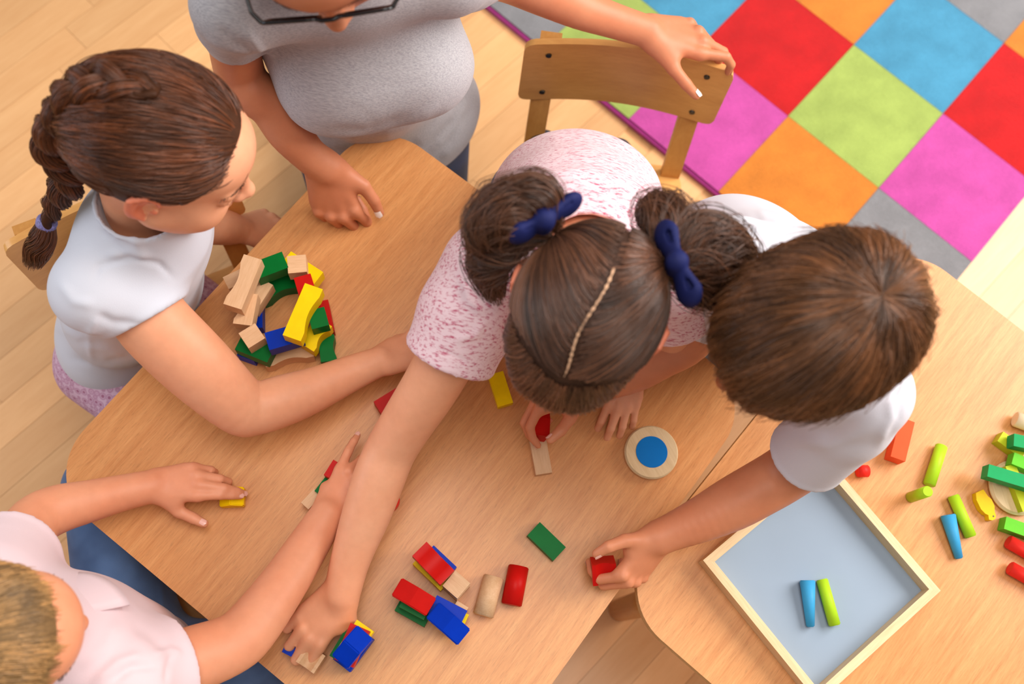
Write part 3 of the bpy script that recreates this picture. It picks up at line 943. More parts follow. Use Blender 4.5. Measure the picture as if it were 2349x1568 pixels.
FL = {'index': ((.024, .095, .002), (.040, .024, .020), 1.0), 'middle': ((.003, .100, .004), (.044, .028, .021), 1.02),
      'ring': ((-.017, .094, .002), (.040, .026, .020), .96), 'little': ((-.035, .083, -.003), (.031, .019, .018), .86)}
def hand_prims(wrist, ydir, zdir, side, s, fing, thumb, fat=1.0, kf=.0018):
    """side +1 = right hand. fing: name -> (splay, mcp, pip, dip) in degrees, thumb: three (sideways, down) pairs.
    zdir is the way the back of the hand faces. Returns shapes and nail frames."""
    y = unit(ydir); n = unit(V3(zdir) - y * (V3(zdir) @ y)); l = np.cross(y, n) * (-side)
    w = V3(wrist)
    g = lambda p: w + (l * p[0] + y * p[1] + n * p[2]) * s
    out, nails = [], []
    for nm, r0, r1 in (('index', .0140, .0112), ('middle', .0145, .0115), ('ring', .0140, .0108), ('little', .0130, .0098)):
        kx = FL[nm][0]
        a = (kx[0] * .55, .006, -.001)
        out.append(rc(g(a), g((kx[0], kx[1] - .004, kx[2] - .006)), r0 * s * fat, r1 * s * fat, .012 * s))
    out.append(rc(g((.014, .014, -.006)), g((.034, .046, -.010)), .0155 * s * fat, .0115 * s * fat, .014 * s))
    out.append(rc(g((-.018, .018, -.006)), g((-.032, .060, -.008)), .014 * s * fat, .010 * s * fat, .014 * s))
    d2r = math.pi / 180
    for nm, (kx, ln, fr) in FL.items():
        sp, a1, a2, a3 = fing[nm]
        p = g((kx[0], kx[1], kx[2] - .003))
        yd = y * math.cos(sp * d2r) + l * math.sin(sp * d2r)
        ang = 0.0
        rad = [.0094, .0086, .0076, .0062]
        pts = [p]
        dirs = []
        for L, a in zip(ln, (a1, a2, a3)):
            ang += a * d2r
            dv = yd * math.cos(ang) - n * math.sin(ang)
            dirs.append((dv, n * math.cos(ang) + yd * math.sin(ang)))
            p = p + dv * L * s
            pts.append(p)
        R = [r * fr * s * fat for r in rad]
        out.append(rc(pts[0] - dirs[0][0] * .008 * s, pts[1], R[0], R[1], .006 * s))
        out.append(rc(pts[1], pts[2], R[1], R[2], kf))
        out.append(rc(pts[2], pts[3], R[2], R[3], kf))
        dv, dn = dirs[2]
        nails.append((pts[3] - dv * .001 * s + dn * R[3] * .86, dv, dn, .0068 * fr * s, .0088 * fr * s))
    p = g((.020, .018, -.008))
    pts, dirs = [p], []
    for L, (sd, dn_) in zip((.044, .032, .026), thumb):
        cs = math.cos(dn_ * d2r)
        dv = l * math.sin(sd * d2r) * cs + y * math.cos(sd * d2r) * cs - n * math.sin(dn_ * d2r)
        p = p + dv * L * s; pts.append(p); dirs.append(dv)
    R = [r * s * fat for r in (.0150, .0110, .0098, .0078)]
    out.append(rc(pts[0], pts[1], R[0], R[1], .012 * s))
    out.append(rc(pts[1], pts[2], R[1], R[2], .004 * s))
    out.append(rc(pts[2], pts[3], R[2], R[3], .002))
    dv = dirs[2]
    up = unit(l * -0.25 + n); up = unit(up - dv * (up @ dv))
    nails.append((pts[3] - dv * .001 * s + up * R[3] * .86, dv, up, .0085 * s, .0105 * s))
    return out, nails

def nail_mesh():
    vs, fs = [], []
    nu, nv = 8, 6
    for i in range(nv + 1):
        v = i / nv * 2 - 1
        for j in range(nu + 1):
            u = j / nu * 2 - 1
            wv = math.sqrt(max(0, 1 - max(0, v) ** 4)) * (0.88 + 0.12 * min(1, v + 1))
            x = u * wv
            vs.append((x, v, 0.36 - 0.42 * x * x - 0.10 * max(0, v) ** 2))
    for i in range(nv):
        for j in range(nu):
            a = i * (nu + 1) + j
            fs.append((a, a + 1, a + nu + 2, a + nu + 1))
    return vs, fs
_nail_me = None
def add_nails(nails, parent, base, mat):
    global _nail_me
    vs, fs = nail_mesh()
    for (c, dv, dn, wd, ln) in nails:
        x = np.cross(dv, dn)
        M3 = np.array([x, dv, dn]).T
        v = np.array([c + M3 @ (np.array(p) * (wd * .74, ln * .66, wd * .66)) for p in vs])
        o = mesh_obj('fingernail', v, fs, mat, parent, True, base)
    return

# ---------------------------------------------------------------- hair
def lump(p, f, seed=0):
    """smooth pseudo-noise in -1..1"""
    r = np.random.default_rng(seed)
    k = r.normal(size=(7, 3)) * f; ph = r.uniform(0, 6.28, 7)
    return np.sin(p @ k.T + ph).sum(1) / 4.0

def curves_obj(name, paths, r0, r1, mat, parent, base, tone=None):
    """paths (N, K, 3) -> one hair curves object"""
    N, K, _ = paths.shape
    hc = bpy.data.hair_curves.new(name)
    hc.add_curves([K] * N)
    hc.attributes['position'].data.foreach_set('vector', (paths - base).astype(np.float32).ravel())
    ra = hc.attributes.get('radius') or hc.attributes.new('radius', 'FLOAT', 'POINT')
    t = np.linspace(0, 1, K)
    rad = (r0 + (r1 - r0) * t ** 1.5)[None, :] * np.ones((N, 1)) * rng.uniform(.75, 1.25, (N, 1))
    ra.data.foreach_set('value', rad.astype(np.float32).ravel())
    if tone is None: tone = lump(paths[:, K // 2] - base, 90, 5)
    tn = hc.attributes.new('tone', 'FLOAT', 'CURVE')
    tn.data.foreach_set('value', np.clip(.5 + .28 * tone + rng.normal(0, .16, N), 0, 1).astype(np.float32))
    hc.materials.append(mat)
    o = link(bpy.data.objects.new(name, hc))
    o.parent = parent
    return o

HZ_Y = np.array([-.12, -.035, -.022, -.012, .016, .030, .045, .062, .080, .12])
HZ_Z = np.array([-.060, -.055, -.010, .046, .046, .012, .032, .060, .080, .086])
def scalp_roots(n, hz=HZ_Z, margin=0.0):
    """unit-sphere points of the scalp above the hairline"""
    out = []
    while sum(len(o) for o in out) < n:
        q = rng.normal(size=(n * 3, 3)); q /= np.linalg.norm(q, axis=1, keepdims=True)
        p = q * (.073, .093, .083) + (0, -.012, .035)
        out.append(q[p[:, 2] > np.interp(p[:, 1], HZ_Y, hz) + margin])
    return np.concatenate(out)[:n]

def hair_flow(q0, field, steps, ds, c, M3, s, h0, h1, jitter=0.0, lift=None, endlen=None, R=(.073, .093, .083)):
    """grow strands over the head ellipsoid. field(q) -> tangent directions on the unit sphere"""
    q = q0.copy()
    N = len(q)
    hh = h0 + (h1 - h0) * np.clip(.5 + .38 * lump(q0, 9, 3) + rng.normal(0, .16, N), 0, 1.25)
    ph = rng.uniform(0, 6.28, (N, 3))
    paths = []
    R = V3(R)
    scale = np.ones(N) if endlen is None else endlen
    for t in range(steps):
        f = t / (steps - 1)
        rise = np.clip(f * 4, 0, 1) if lift is None else lift(f)
        p = q * R * (1 + (hh * rise)[:, None] / .083) + (0, -.012, .035)
        paths.append(c + (p * s) @ M3.T)
        d = field(q, f)
        if jitter:
            d = d + jitter * np.stack([np.sin(7 * q[:, 1] + ph[:, 0]), np.sin(7 * q[:, 2] + ph[:, 1]), np.sin(7 * q[:, 0] + ph[:, 2])], 1)
        d = d - q * (d * q).sum(1, keepdims=True)
        d = unit_rows(d)
        q = unit_rows(q + d * (ds * scale)[:, None])
    return np.stack(paths, 1)

def bundle(guide, radii, n, K=16, spread=None, wav=0.15, taper=1.0):
    """n strands following a guide path inside a tube"""
    g = np.array(smooth_path(guide, 8)); m = len(g)
    t = np.linspace(0, m - 1, K)
    G = np.stack([np.interp(t, np.arange(m), g[:, d]) for d in range(3)], 1)
    rr = np.interp(np.linspace(0, 1, K), np.linspace(0, 1, len(radii)), radii)
    T = np.gradient(G, axis=0); T = unit_rows(T)
    ref = V3((0.3, 0.2, 0.9))
    A = unit_rows(np.cross(T, ref)); B = np.cross(T, A)
    ang = rng.uniform(0, 6.28, n); rad = np.sqrt(rng.uniform(0, 1, n))
    ph = rng.uniform(0, 6.28, n); wv = rng.uniform(0.5, 1, n)
    paths = []
    for k in range(K):
        f = k / (K - 1)
        a = ang + wav * np.sin(ph + 5 * f * wv)
        off = (np.cos(a) * rad)[:, None] * A[k] + (np.sin(a) * rad)[:, None] * B[k]
        paths.append(G[k] + off * rr[k])
    paths = np.stack(paths, 1)
    # uneven ends
    cut = rng.uniform(0.78, 1.0, n)
    tt = np.linspace(0, 1, K)
    res = np.empty_like(paths)
    for i in range(n):
        for d in range(3):
            res[i, :, d] = np.interp(tt * cut[i], tt, paths[i, :, d])
    return res

def ellipsoid_mesh(c, M3, r, nu=20, nv=12):
    vs, fs = [], []
    for i in range(nv + 1):
        th = math.pi * i / nv
        for j in range(nu):
            ph = 2 * math.pi * j / nu
            vs.append(V3(c) + M3 @ (V3(r) * (math.sin(th) * math.cos(ph), math.cos(th), math.sin(th) * math.sin(ph))))
    for i in range(nv):
        for j in range(nu):
            a = i * nu + j; b = i * nu + (j + 1) % nu
            fs.append((a, b, b + nu, a + nu))
    return np.array(vs), np.array(fs), nu, nv

def eyes(c, M3, s, parent, base, iris):
    for sx in (-1, 1):
        cc = V3(c) + M3 @ (V3((sx * .0315, .0745, .0065)) * s)
        D = unit(M3 @ V3((sx * .04, 1, -.25)))
        x = unit(np.cross(D, M3[:, 2])); E3 = np.array([x, D, np.cross(x, D)]).T
        vs, fs, nu, nv = ellipsoid_mesh(cc, E3, V3((.0122,) * 3) * s, 20, 20)
        mi = [2 if k // nu < 2 else (1 if k // nu < 4 else 0) for k in range(len(fs))]
        mesh_obj('eyeball', vs, fs, None, parent, True, base, [M['eye_white'], iris, M['pupil']], mi)
        # brow and lashes
        n = 70
        u = rng.uniform(0, 1, n)
        loc = np.stack([sx * (.013 + .036 * u), .0945 - .020 * u ** 2 - .001, .026 + .007 * np.sin(u * 2.4) - .004 * u], 1)
        dirv = np.stack([sx * np.full(n, .010), -.0035 * u, .0035 - .007 * u], 1)
        pth = np.stack([loc + rng.normal(0, .0009, (n, 3)) + dirv * t for t in (0, .4, .75, 1)], 1) * s
        curves_obj('eyebrow', V3(c) + pth @ M3.T, .0005, .00015, M['brow'], parent, base)
        n = 26
        u = np.linspace(0, 1, n)
        loc = np.stack([sx * (.020 + .026 * u), .0885 - .012 * (u - .35) ** 2 * 2.2, .0165 - .010 * (u - .45) ** 2], 1)
        dirv = np.stack([sx * (u - .4) * .007, np.full(n, .0065), np.full(n, -.0012)], 1)
        pth = np.stack([loc, loc + dirv * .5 + (0, 0, -.0009), loc + dirv], 1) * s
        curves_obj('eyelashes', V3(c) + pth @ M3.T, .00028, .0001, M['brow'], parent, base)

def skin(person, base, prims, vox, heads=None, mat='skin'):
    vt, q = sdf(prims, vox)
    vt = relax(vt, q, 1, 0.35)
    cen = vt[q].mean(1)
    mi = np.zeros(len(q), int)
    for (c, M3, s) in heads or []:
        L = (cen - V3(c)) @ M3 / s
        lip = ((L[:, 0] / .0195) ** 2 + ((L[:, 2] + .0555) / .0088) ** 2 < 1) & (L[:, 1] > .080)
        mi[lip] = 1
        ear = (np.abs(L[:, 0]) > .0785) & (np.abs(L[:, 2] - .004) < .045) & (L[:, 1] < .02) & (L[:, 1] > -.045)
        mi[ear] = 2
    return mesh_obj('body', vt, q, None, person, True, base, [M[mat], M['lips'], M['ear']], mi)

def hair_cap(c, M3, s, person, base, mat, thick=.006, hz=HZ_Z, vox=.004, extra=None, name='hair_base', part=None):
    c = V3(c)
    R = (V3((.073, .093, .083)) + thick) * s
    pr = [el(c + M3 @ (V3((0, -.012, .035)) * s), M3, R, .01)]
    ext = np.full(3, .2)
    def cut(x, y, z):
        px, py, pz = x - c[0], y - c[1], z - c[2]
        ly = (px * M3[0, 1] + py * M3[1, 1] + pz * M3[2, 1]) / s
        lz = (px * M3[0, 2] + py * M3[1, 2] + pz * M3[2, 2]) / s
        return (lz - np.interp(ly, HZ_Y, hz)) * .7 * s
    pr.append(('s', cut, c - ext, c + ext, .004))
    pr += extra or []
    vt, q = sdf(pr, vox)
    if part is not None:
        L = ((vt[q].mean(1) - c) @ M3) / s
        return mesh_obj(name, vt, q, None, person, True, base, [M[mat], M['scalp']], part(L).astype(int))
    return mesh_obj(name, vt, q, M[mat], person, True, base)

def on_head(u, v, c, M3, s, thick=.004):
    """where the line of sight at (u, v) meets the hair surface: unit-sphere point and world point"""
    o = np.array([0, 0, CAM_H]); d = unit(P(u, v, .5) - o)
    R = (V3((.073, .093, .083)) + thick)
    f = lambda x: ((x - V3(c)) @ M3 / s - (0, -.012, .035)) / R
    t = np.linspace(.3, 1.8, 3000)
    r = np.array([np.linalg.norm(f(o + d * k)) for k in t])
    i = np.argmax(r < 1) if (r < 1).any() else np.argmin(r)
    w = o + d * t[i]
    return unit(f(w)), w

# ---------------------------------------------------------------- materials of the people
def skin_mat(name, c, red=0.5):
    k = NT(name).set(Roughness=0.48)
    co = k.coord()
    f = k.noise(co, 14, 3, 0.5)
    g = k.noise(co, 60, 3, 0.6)
    a = srgb(*c)
    warm = (a[0] * 1.0, a[1] * .92, a[2] * .88, 1); pale = (min(1, a[0] * 1.01), a[1] * 1.03, a[2] * 1.04, 1)
    c1 = k.ramp(f, [(0.35, pale), (0.70, warm)])
    c2 = k.ramp(g, [(0.3, (.96, .95, .94, 1)), (0.7, (1.03, 1.03, 1.03, 1))])
    k.base(k.mix(1.0, c1, c2, 'MULTIPLY'))
    k.b.inputs['Subsurface Weight'].default_value = 0.12
    k.b.inputs['Subsurface Radius'].default_value = (1.0, 0.35, 0.18)
    k.b.inputs['Subsurface Scale'].default_value = 0.006
    k.b.inputs['Specular IOR Level'].default_value = 0.35
    k.bump(g, 0.06, 0.001)
    return k.m
M['skin'] = skin_mat('child_skin', (222, 150, 114))
M['skin_pale'] = skin_mat('child_skin_pale', (230, 163, 126))
M['skin_warm'] = skin_mat('child_skin_warm', (212, 136, 98))
M['skin_tan'] = skin_mat('adult_skin', (200, 128, 92))
M['scalp'] = plain('scalp', srgb(204, 160, 126), 0.6, 0.2)
M['ear'] = skin_mat('ear_skin', (226, 132, 100))  # redder than the face: light passing through the ear is put into the colour
M['lips'] = plain('lips', srgb(206, 112, 100), 0.4, 0.4)
M['nail'] = plain('nail', srgb(238, 182, 166), 0.25, 0.5, coat=0.3)
M['nail_white'] = plain('nail_light_polish', srgb(250, 232, 222), 0.22, 0.5, coat=0.4)
M['eye_white'] = plain('eye_white', srgb(240, 236, 232), 0.15, 0.6)
M['iris_brown'] = plain('iris_brown', srgb(88, 52, 28), 0.15, 0.6)
M['iris_blue'] = plain('iris_blue', srgb(86, 120, 150), 0.15, 0.6)
M['pupil'] = plain('pupil', srgb(12, 10, 10), 0.1, 0.6)
M['brow'] = plain('brow_hair', srgb(74, 48, 32), 0.6, 0.3)

def hair_mat(name, c, var=0.40, rough=0.36):
    k = NT(name).set(Roughness=rough)
    k.b.inputs['Specular IOR Level'].default_value = 0.5
    at = k.n('ShaderNodeAttribute', attribute_name='tone')
    a = srgb(*c)
    col = k.ramp(at.outputs['Fac'], [(0.1, tuple(x * .38 for x in a[:3]) + (1,)), (0.5, a), (0.95, tuple(min(1, x * y) for x, y in zip(a[:3], (2.3, 2.1, 1.9))) + (1,))])  # tone varies by lock; streak highlights are put into the bright end
    k.base(col)
    return k.m
def cap_mat(name, c):
    return plain(name, srgb(*c), 0.6, 0.2, var=0.2, scale=90, bump=0.3)
for nm, c in (('braid', (92, 50, 26)), ('pig', (84, 54, 38)), ('boy', (98, 62, 36)), ('blond', (164, 126, 80)), ('woman', (50, 34, 26))):
    M['hair_' + nm] = hair_mat('hair_' + nm, c)
    M['cap_' + nm] = cap_mat('hair_base_' + nm, tuple(int(x * .72) for x in c))

def cloth(name, c, c2=None, scale=(1, 1, 1), sc=120, lo=.35, hi=.65, rough=0.9, weave=900, bump=.25, detail=3):
    k = NT(name).set(Roughness=rough)
    k.b.inputs['Specular IOR Level'].default_value = 0.2
    k.b.inputs['Sheen Weight'].default_value = 0.15
    co = k.coord(scale)
    if c2:
        f = k.noise(co, sc, detail, 0.65)
        k.base(k.ramp(f, [(lo, srgb(*c2)), (hi, srgb(*c))]))
    else:
        k.base(srgb(*c))
    w = k.noise(k.coord(), weave, 2, 0.5)
    k.bump(w, bump, 0.0008)
    return k.m
M['white_tee'] = cloth('white_jersey', (208, 209, 219))
M['white_tee_boy'] = cloth('white_jersey_boy', (208, 205, 213))
M['pink_polo'] = cloth('pale_pink_pique', (228, 202, 206), weave=1300, bump=.5)
M['grey_tee'] = cloth('heather_grey_jersey', (182, 178, 180), (150, 146, 151), (110, 620, 620), 1.0, .28, .62)
M['pink_marl'] = cloth('pink_marl_jersey', (234, 204, 210), (190, 96, 120), (90, 300, 300), 1.0, .34, .50)
M['jeans'] = cloth('blue_denim', (96, 124, 166), (58, 78, 114), (1, 1, 1), 9, .3, .7, weave=1500, bump=.5)
M['jeans_dark'] = cloth('navy_denim', (30, 54, 96), (16, 28, 52), (1, 1, 1), 8, .3, .7, weave=1500, bump=.4)
M['grey_pants'] = cloth('grey_blue_trousers', (120, 132, 146), weave=1200)
def leggings():
    k = NT('lilac_patterned_leggings').set(Roughness=0.85)
    co = k.coord()
    v = k.n('ShaderNodeTexVoronoi', inp={'Scale': 95.0, 'Randomness': 0.35})
    k.l(co, v.inputs['Vector'])
    k.base(k.ramp(v.outputs['Distance'], [(0.18, srgb(166, 104, 132)), (0.34, srgb(206, 166, 188)), (0.5, srgb(186, 136, 162)), (0.62, srgb(212, 176, 196))]))
    return k.m
M['leggings'] = leggings()
M['navy_bow'] = plain('navy_ribbon', srgb(22, 28, 78), 0.7, 0.2, var=.15, scale=80)
M['elastic'] = plain('lilac_hair_elastic', srgb(128, 122, 172), 0.5, 0.4, var=.5, scale=500, bump=.6)
M['frame'] = plain('black_acetate', srgb(18, 16, 18), 0.25, 0.5)
def lens():
    k = NT('clear_lens')
    o = k.t.nodes['Material Output']
    tr = k.n('ShaderNodeBsdfTransparent', inp={'Color': (0.97, 0.98, 0.98, 1)})
    gl = k.n('ShaderNodeBsdfGlossy', inp={'Roughness': 0.02})
    fr = k.n('ShaderNodeFresnel', inp={'IOR': 1.45})
    mx = k.n('ShaderNodeMixShader')
    k.l(fr.outputs[0], mx.inputs[0]); k.l(tr.outputs[0], mx.inputs[1]); k.l(gl.outputs[0], mx.inputs[2])
    k.l(mx.outputs[0], o.inputs['Surface'])
    return k.m
M['lens'] = lens()
M['shoe'] = plain('dark_shoe', srgb(60, 60, 70), 0.6, 0.4)

# ================================================================ the five people
def pdir(a, b, z, z2=None):
    return unit(P(b[0], b[1], z if z2 is None else z2) - P(a[0], a[1], z))
UP = V3((0, 0, 1))

def torso_frame(pelvis, neck, right):
    up = unit(V3(neck) - V3(pelvis)); r = V3(right); r = unit(r - up * (r @ up))
    return np.array([r, np.cross(up, r), up]).T

def torso(pelvis, neck, M3, shR, shL, d, pad=0.0, k=.03, yoke=.040):
    """d: (hip half width, depth, waist w, d, chest w, d)"""
    pelvis, neck = V3(pelvis), V3(neck)
    L = np.linalg.norm(neck - pelvis); up = M3[:, 2]
    o = [el(pelvis + up * .01, M3, (d[0] + pad, d[1] + pad, .105 + pad), k),
         el(pelvis + up * L * .36, M3, (d[2] + pad, d[3] + pad, .15 + pad), k),
         el(pelvis + up * L * .70, M3, (d[4] + pad, d[5] + pad, .145 + pad), k)]
    mid = (V3(shR) + V3(shL)) / 2
    o += [rc(V3(shR) * .86 + mid * .14, V3(shL) * .86 + mid * .14, yoke + pad, yoke + pad, k)]
    return o

def ring(c, n, r, t, k=.003, m=18, squash=1.0, xdir=None):
    """a thin ring of cloth, as chained capsules"""
    n = unit(n); x = unit(np.cross(n, V3((.3, .8, .1)))) if xdir is None else unit(V3(xdir) - n * (V3(xdir) @ n)); y = np.cross(n, x)
    pts = [V3(c) + (x * math.cos(a) + y * math.sin(a) * squash) * r for a in np.linspace(0, 2 * math.pi, m + 1)]
    return chain(pts, [t] * (m + 1), k)

def sleeve(sh, mid, hem, r0, r1, r2, k=.022):
    """returns (unions, cuts): a short sleeve ending at hem"""
    sh, mid, hem = V3(sh), V3(mid), V3(hem)
    d = unit(hem - mid)
    sub = [rc(sh, mid, r0, r1, k), rc(mid, hem + d * .012, r1, r2, .01), plane_cut(hem, d, hem - .085 + d * .06, hem + .085 + d * .06, .002),
           rc(hem - d * .022, hem + d * .05, r2 - .0080, r2 - .0075, .003, op='s')] + ring(hem - d * .006, d, r2 - .002, .0038, .004)
    return comp(sub, k), [], []

def leg(hip, knee, ankle, toe, r):
    """trouser leg shapes"""
    return [rc(hip, knee, r[0], r[1], .03), rc(knee, ankle, r[1] * .98, r[2], .015)]

def shoes(person, base, items):
    for ank, toe in items:
        ank, toe = V3(ank), V3(toe)
        d = unit(toe - ank)
        h = ank + d * -.02
        pr = [rc((h[0], h[1], .036), (toe[0], toe[1], .030), .032, .028, .02), rc(ank + (0, 0, .01), (h[0], h[1], .04), .034, .033, .02)]
        pr += [plane_cut((0, 0, .002), (0, 0, -1), np.minimum(h, toe) - .1, np.maximum(h, toe) + .1)]
        vt, q = sdf(pr, .005)
        mesh_obj('shoe', vt, q, M['shoe'], person, True, base)

def garment(name, prims, vox, mat, person, base, folds=None, disp=None, it=3):
    vt, q = sdf(prims, vox, disp)
    vt = relax(vt, q, it, .5)
    if folds: vt = sculpt(vt, q, folds)
    return mesh_obj(name, vt, q, M[mat], person, True, base)

def shell(prims):
    return prims

# ---------------------------------------------------------------- 1. the girl with the braid
pel, nek = V3((-.608, .392, .395)), V3((-.464, .425, .835))
shR, shL = V3((-.512, .325, .795)), V3((-.478, .475, .770))
base = V3((pel[0], pel[1], 0))
g1 = thing('person', 'girl with a long brown braid, white T-shirt and lilac leggings, seated reaching across the table', 'person', base)
TF = torso_frame(pel, nek, shR - shL)
hc, HM, hs = V3((-.425, .454, .962)), head_frame((.906, .112, -.407), (.381, .197, .903)), .95
pts, rad = nodes([(298, 665, .765, 165), (352, 740, .735, 170), (450, 838, .695, 164), (545, 925, .655, 138), (580, 938, .645, 122), (650, 918, .637, 118), (720, 893, .630, 103), (800, 858, .625, 84), (872, 828, .620, 68)])
pr = torso(pel, nek, TF, shR, shL, (.100, .075, .088, .066, .096, .070))
pr += [rc(nek - TF[:, 2] * .05, hc + HM @ V3((0, -.025, -.055)), .042, .037, .02)]
pr += head_prims(hc, HM, hs)
pr += chain([shR] + pts, [.040] + rad, .012, sm=4)
hp, nl = hand_prims(pts[-1], P(985, 772, .603) - pts[-1], UP + V3((-.2, .3, 0)), 1, .70,
                    dict(index=(2, 25, 35, 20), middle=(0, 35, 45, 25), ring=(-2, 45, 55, 30), little=(-4, 50, 55, 30)), ((40, 25), (25, 25), (10, 20)), 1.12)
pr += hp; nails = nl
lp = [shL, P(400, 500, .60), P(510, 520, .47), P(552, 526, .435)]
pr += chain(lp, [.040, .034, .029, .022], .012, sm=4)
hp, nl = hand_prims(lp[-1], P(640, 510, .40) - lp[-1], UP, -1, .70,
                    dict(index=(3, 40, 45, 25), middle=(0, 40, 50, 25), ring=(-3, 45, 55, 30), little=(-6, 50, 55, 30)), ((35, 25), (20, 20), (5, 20)), 1.1)
pr += hp; nails += nl
skin(g1, base, pr, .0026, [(hc, HM, hs)], 'skin_pale')
add_nails(nails, g1, base, M['nail'])
eyes(hc, HM, hs, g1, base, M['iris_brown'])
# T-shirt
un, cu, hr = sleeve(shR, pts[0] * .7 + pts[1] * .3, P(338, 725, .745), .048, .056, .0545)
un2, cu2, hr2 = sleeve(shL, lp[0] * .6 + lp[1] * .4, lp[0] * .25 + lp[1] * .75, .048, .046, .044)
tp = torso(pel, nek, TF, shR, shL, (.116, .092, .110, .086, .112, .076), .006, .035, .042)
tp += [rc(pel + TF[:, 2] * .02, pel - TF[:, 2] * .045, .098, .108, .03, (TF[:, 1], .78))]
tp += un + un2
tp += [rc(nek + TF[:, 2] * .046, nek - TF[:, 2] * .04, .051, .074, .03)]
tp += cu + cu2
tp += [plane_cut(pel - TF[:, 2] * .075 , -TF[:, 2] , pel - .25, pel + .25)]
nd = unit(unit(hc + HM @ V3((0, -.03, -.07)) - nek) + TF[:, 2] * .8)
tp += [rc(nek + nd * .010, nek + nd * .14, .0455, .088, .003, op='s')]
tp += ring(nek + nd * .036, nd, .0550, .0036, .003) + hr + hr2
folds = [([(250, 470), (300, 520), (330, 600)], 9, .004), ([(215, 520), (260, 560), (300, 590)], 8, -.004), ([(240, 585), (300, 578), (350, 590)], 9, .005),
         ([(217, 640), (225, 610), (300, 590), (365, 605), (400, 640)], 6, -.004),
         ([(330, 745), (260, 740), (220, 720)], 9, -.005), ([(210, 840), (206, 760), (225, 725)], 6, .003), ([(300, 820), (250, 800), (180, 790)], 9, .004), ([(130, 640), (170, 690), (220, 700)], 10, .004),
         ([(110, 740), (180, 770), (240, 760)], 9, .004), ([(160, 820), (240, 835), (320, 805)], 8, -.004)]
garment('t_shirt', tp, .0034, 'white_tee', g1, base, folds)
# leggings
hipR, hipL = pel + V3((-.030, -.068, -.03)), pel + V3((.030, .068, -.03))
knR, knL = hipR + V3((.27, -.125, 0)), hipL + V3((.27, -.10, 0))
anR, anL = knR + V3((.02, -.01, -.27)), knL + V3((.02, -.01, -.27))
lg = [el(pel + V3((0, 0, -.01)), TF, (.112, .090, .085), .03)] + leg(hipR, knR, anR, 0, (.070, .052, .036)) + leg(hipL, knL, anL, 0, (.070, .052, .036))
garment('leggings', lg, .005, 'leggings', g1, base)
shoes(g1, base, [(anR, anR + V3((.12, -.05, 0))), (anL, anL + V3((.12, -.05, 0)))])

# hair swept back into a braid
def pull(target, extra=None):
    T_ = unit(V3(target))
    def f(q, t):
        d = T_[None, :] - q * (q @ T_)[:, None]
        if extra is not None: d = unit_rows(d) + extra(q)
        return d
    return f
hair_cap(hc, HM, hs, g1, base, 'cap_braid', .009)
q0 = scalp_roots(13000, margin=.004)
tgt = V3((0, -.86, -.50))
dist = np.arccos(np.clip(q0 @ unit(tgt), -1, 1))
pth = hair_flow(q0, pull(tgt, lambda q: np.stack([0 * q[:, 0], 0 * q[:, 0], .12 + 1.6 * np.clip(.30 - q[:, 2], 0, 1) * (np.abs(q[:, 0]) > .6) * (q[:, 1] > -.3)], 1)), 16, 0.062, hc, HM, hs, .006, .017, .10, lambda f: .35 + .65 * math.sin(math.pi * min(1, f * 1.1)), np.clip(dist / .93, .05, 1.3))
curves_obj('hair', pth, .00042, .00022, M['hair_braid'], g1, base)
# plaited ridge running down the back of the head, then the free braid
nape = hc + HM @ (V3((0, -.100, -.020)) * hs)
ridge = [hc + HM @ (V3(p) * hs) for p in ((.010, -.030, .128), (.006, -.075, .112), (.002, -.105, .072), (0, -.114, .020))]
free = [P(168, 395, .90), P(143, 430, .865), P(122, 470, .835), P(108, 508, .805)]
path = np.array(smooth_path(ridge + [nape + (HM @ V3((0, -.016, -.02)))] + free, 14))
sl = np.concatenate([[0], np.cumsum(np.linalg.norm(np.diff(path, axis=0), axis=1))])
TT = np.linspace(0, sl[-1], 170)
path = np.stack([np.interp(TT, sl, path[:, d]) for d in range(3)], 1)
Tn = unit_rows(np.gradient(path, axis=0))
outw = unit_rows(path - (hc + HM @ V3((0, .02, 0)))[None, :]); outw[120:] = np.linspace(0, 1, 50)[:, None] * unit(V3((-.5, -.2, .8))) + np.linspace(1, 0, 50)[:, None] * outw[120:]
outw = unit_rows(outw - Tn * (outw * Tn).sum(1, keepdims=True)); sidew = np.cross(Tn, outw)
wdt = np.interp(TT, [0, .05, .2, sl[-1] - .08, sl[-1]], [.010, .018, .021, .021, .011])
core = []
strands = []
for k in range(3):
    ph = TT / .052 * 2 * math.pi / 2 + k * 2 * math.pi / 3
    ctr = path + sidew * (wdt * .72 * np.sin(ph))[:, None] + outw * (wdt * .36 * np.sin(2 * ph))[:, None]
    rr = wdt * .50
    core += chain(ctr[::3], rr[::3] * .92, .002)
    # strands lying on each lobe
    tn = unit_rows(np.gradient(ctr, axis=0)); a_ = unit_rows(np.cross(tn, outw)); b_ = np.cross(a_, tn)
    for i in range(620):
        an = rng.uniform(0, 6.28); tw = rng.normal(0, .5)
        st = rng.integers(0, 120); ln = rng.integers(26, 50)
        id_ = np.linspace(st, min(169, st + ln), 14).astype(int)
        an_ = an + tw * np.linspace(0, 1, 14)
        rr_ = rr[id_] * (1.0 + rng.uniform(-.05, .10))
        strands.append(ctr[id_] + a_[id_] * (np.cos(an_) * rr_)[:, None] + b_[id_] * (np.sin(an_) * rr_)[:, None])
vt, q = sdf(core, .0025)
br = mesh_obj('braid', vt, q, M['cap_braid'], g1, True, base)
curves_obj('braid_strands', np.array(strands), .00042, .00028, M['hair_braid'], g1, base)
tie = P(108, 508, .805)
td = unit(P(95, 540, .785) - P(122, 470, .835))
vt, q = sdf(ring(tie, td, .0085, .0042, .004) + ring(tie + td * .006, td, .0085, .0040, .004), .0018)
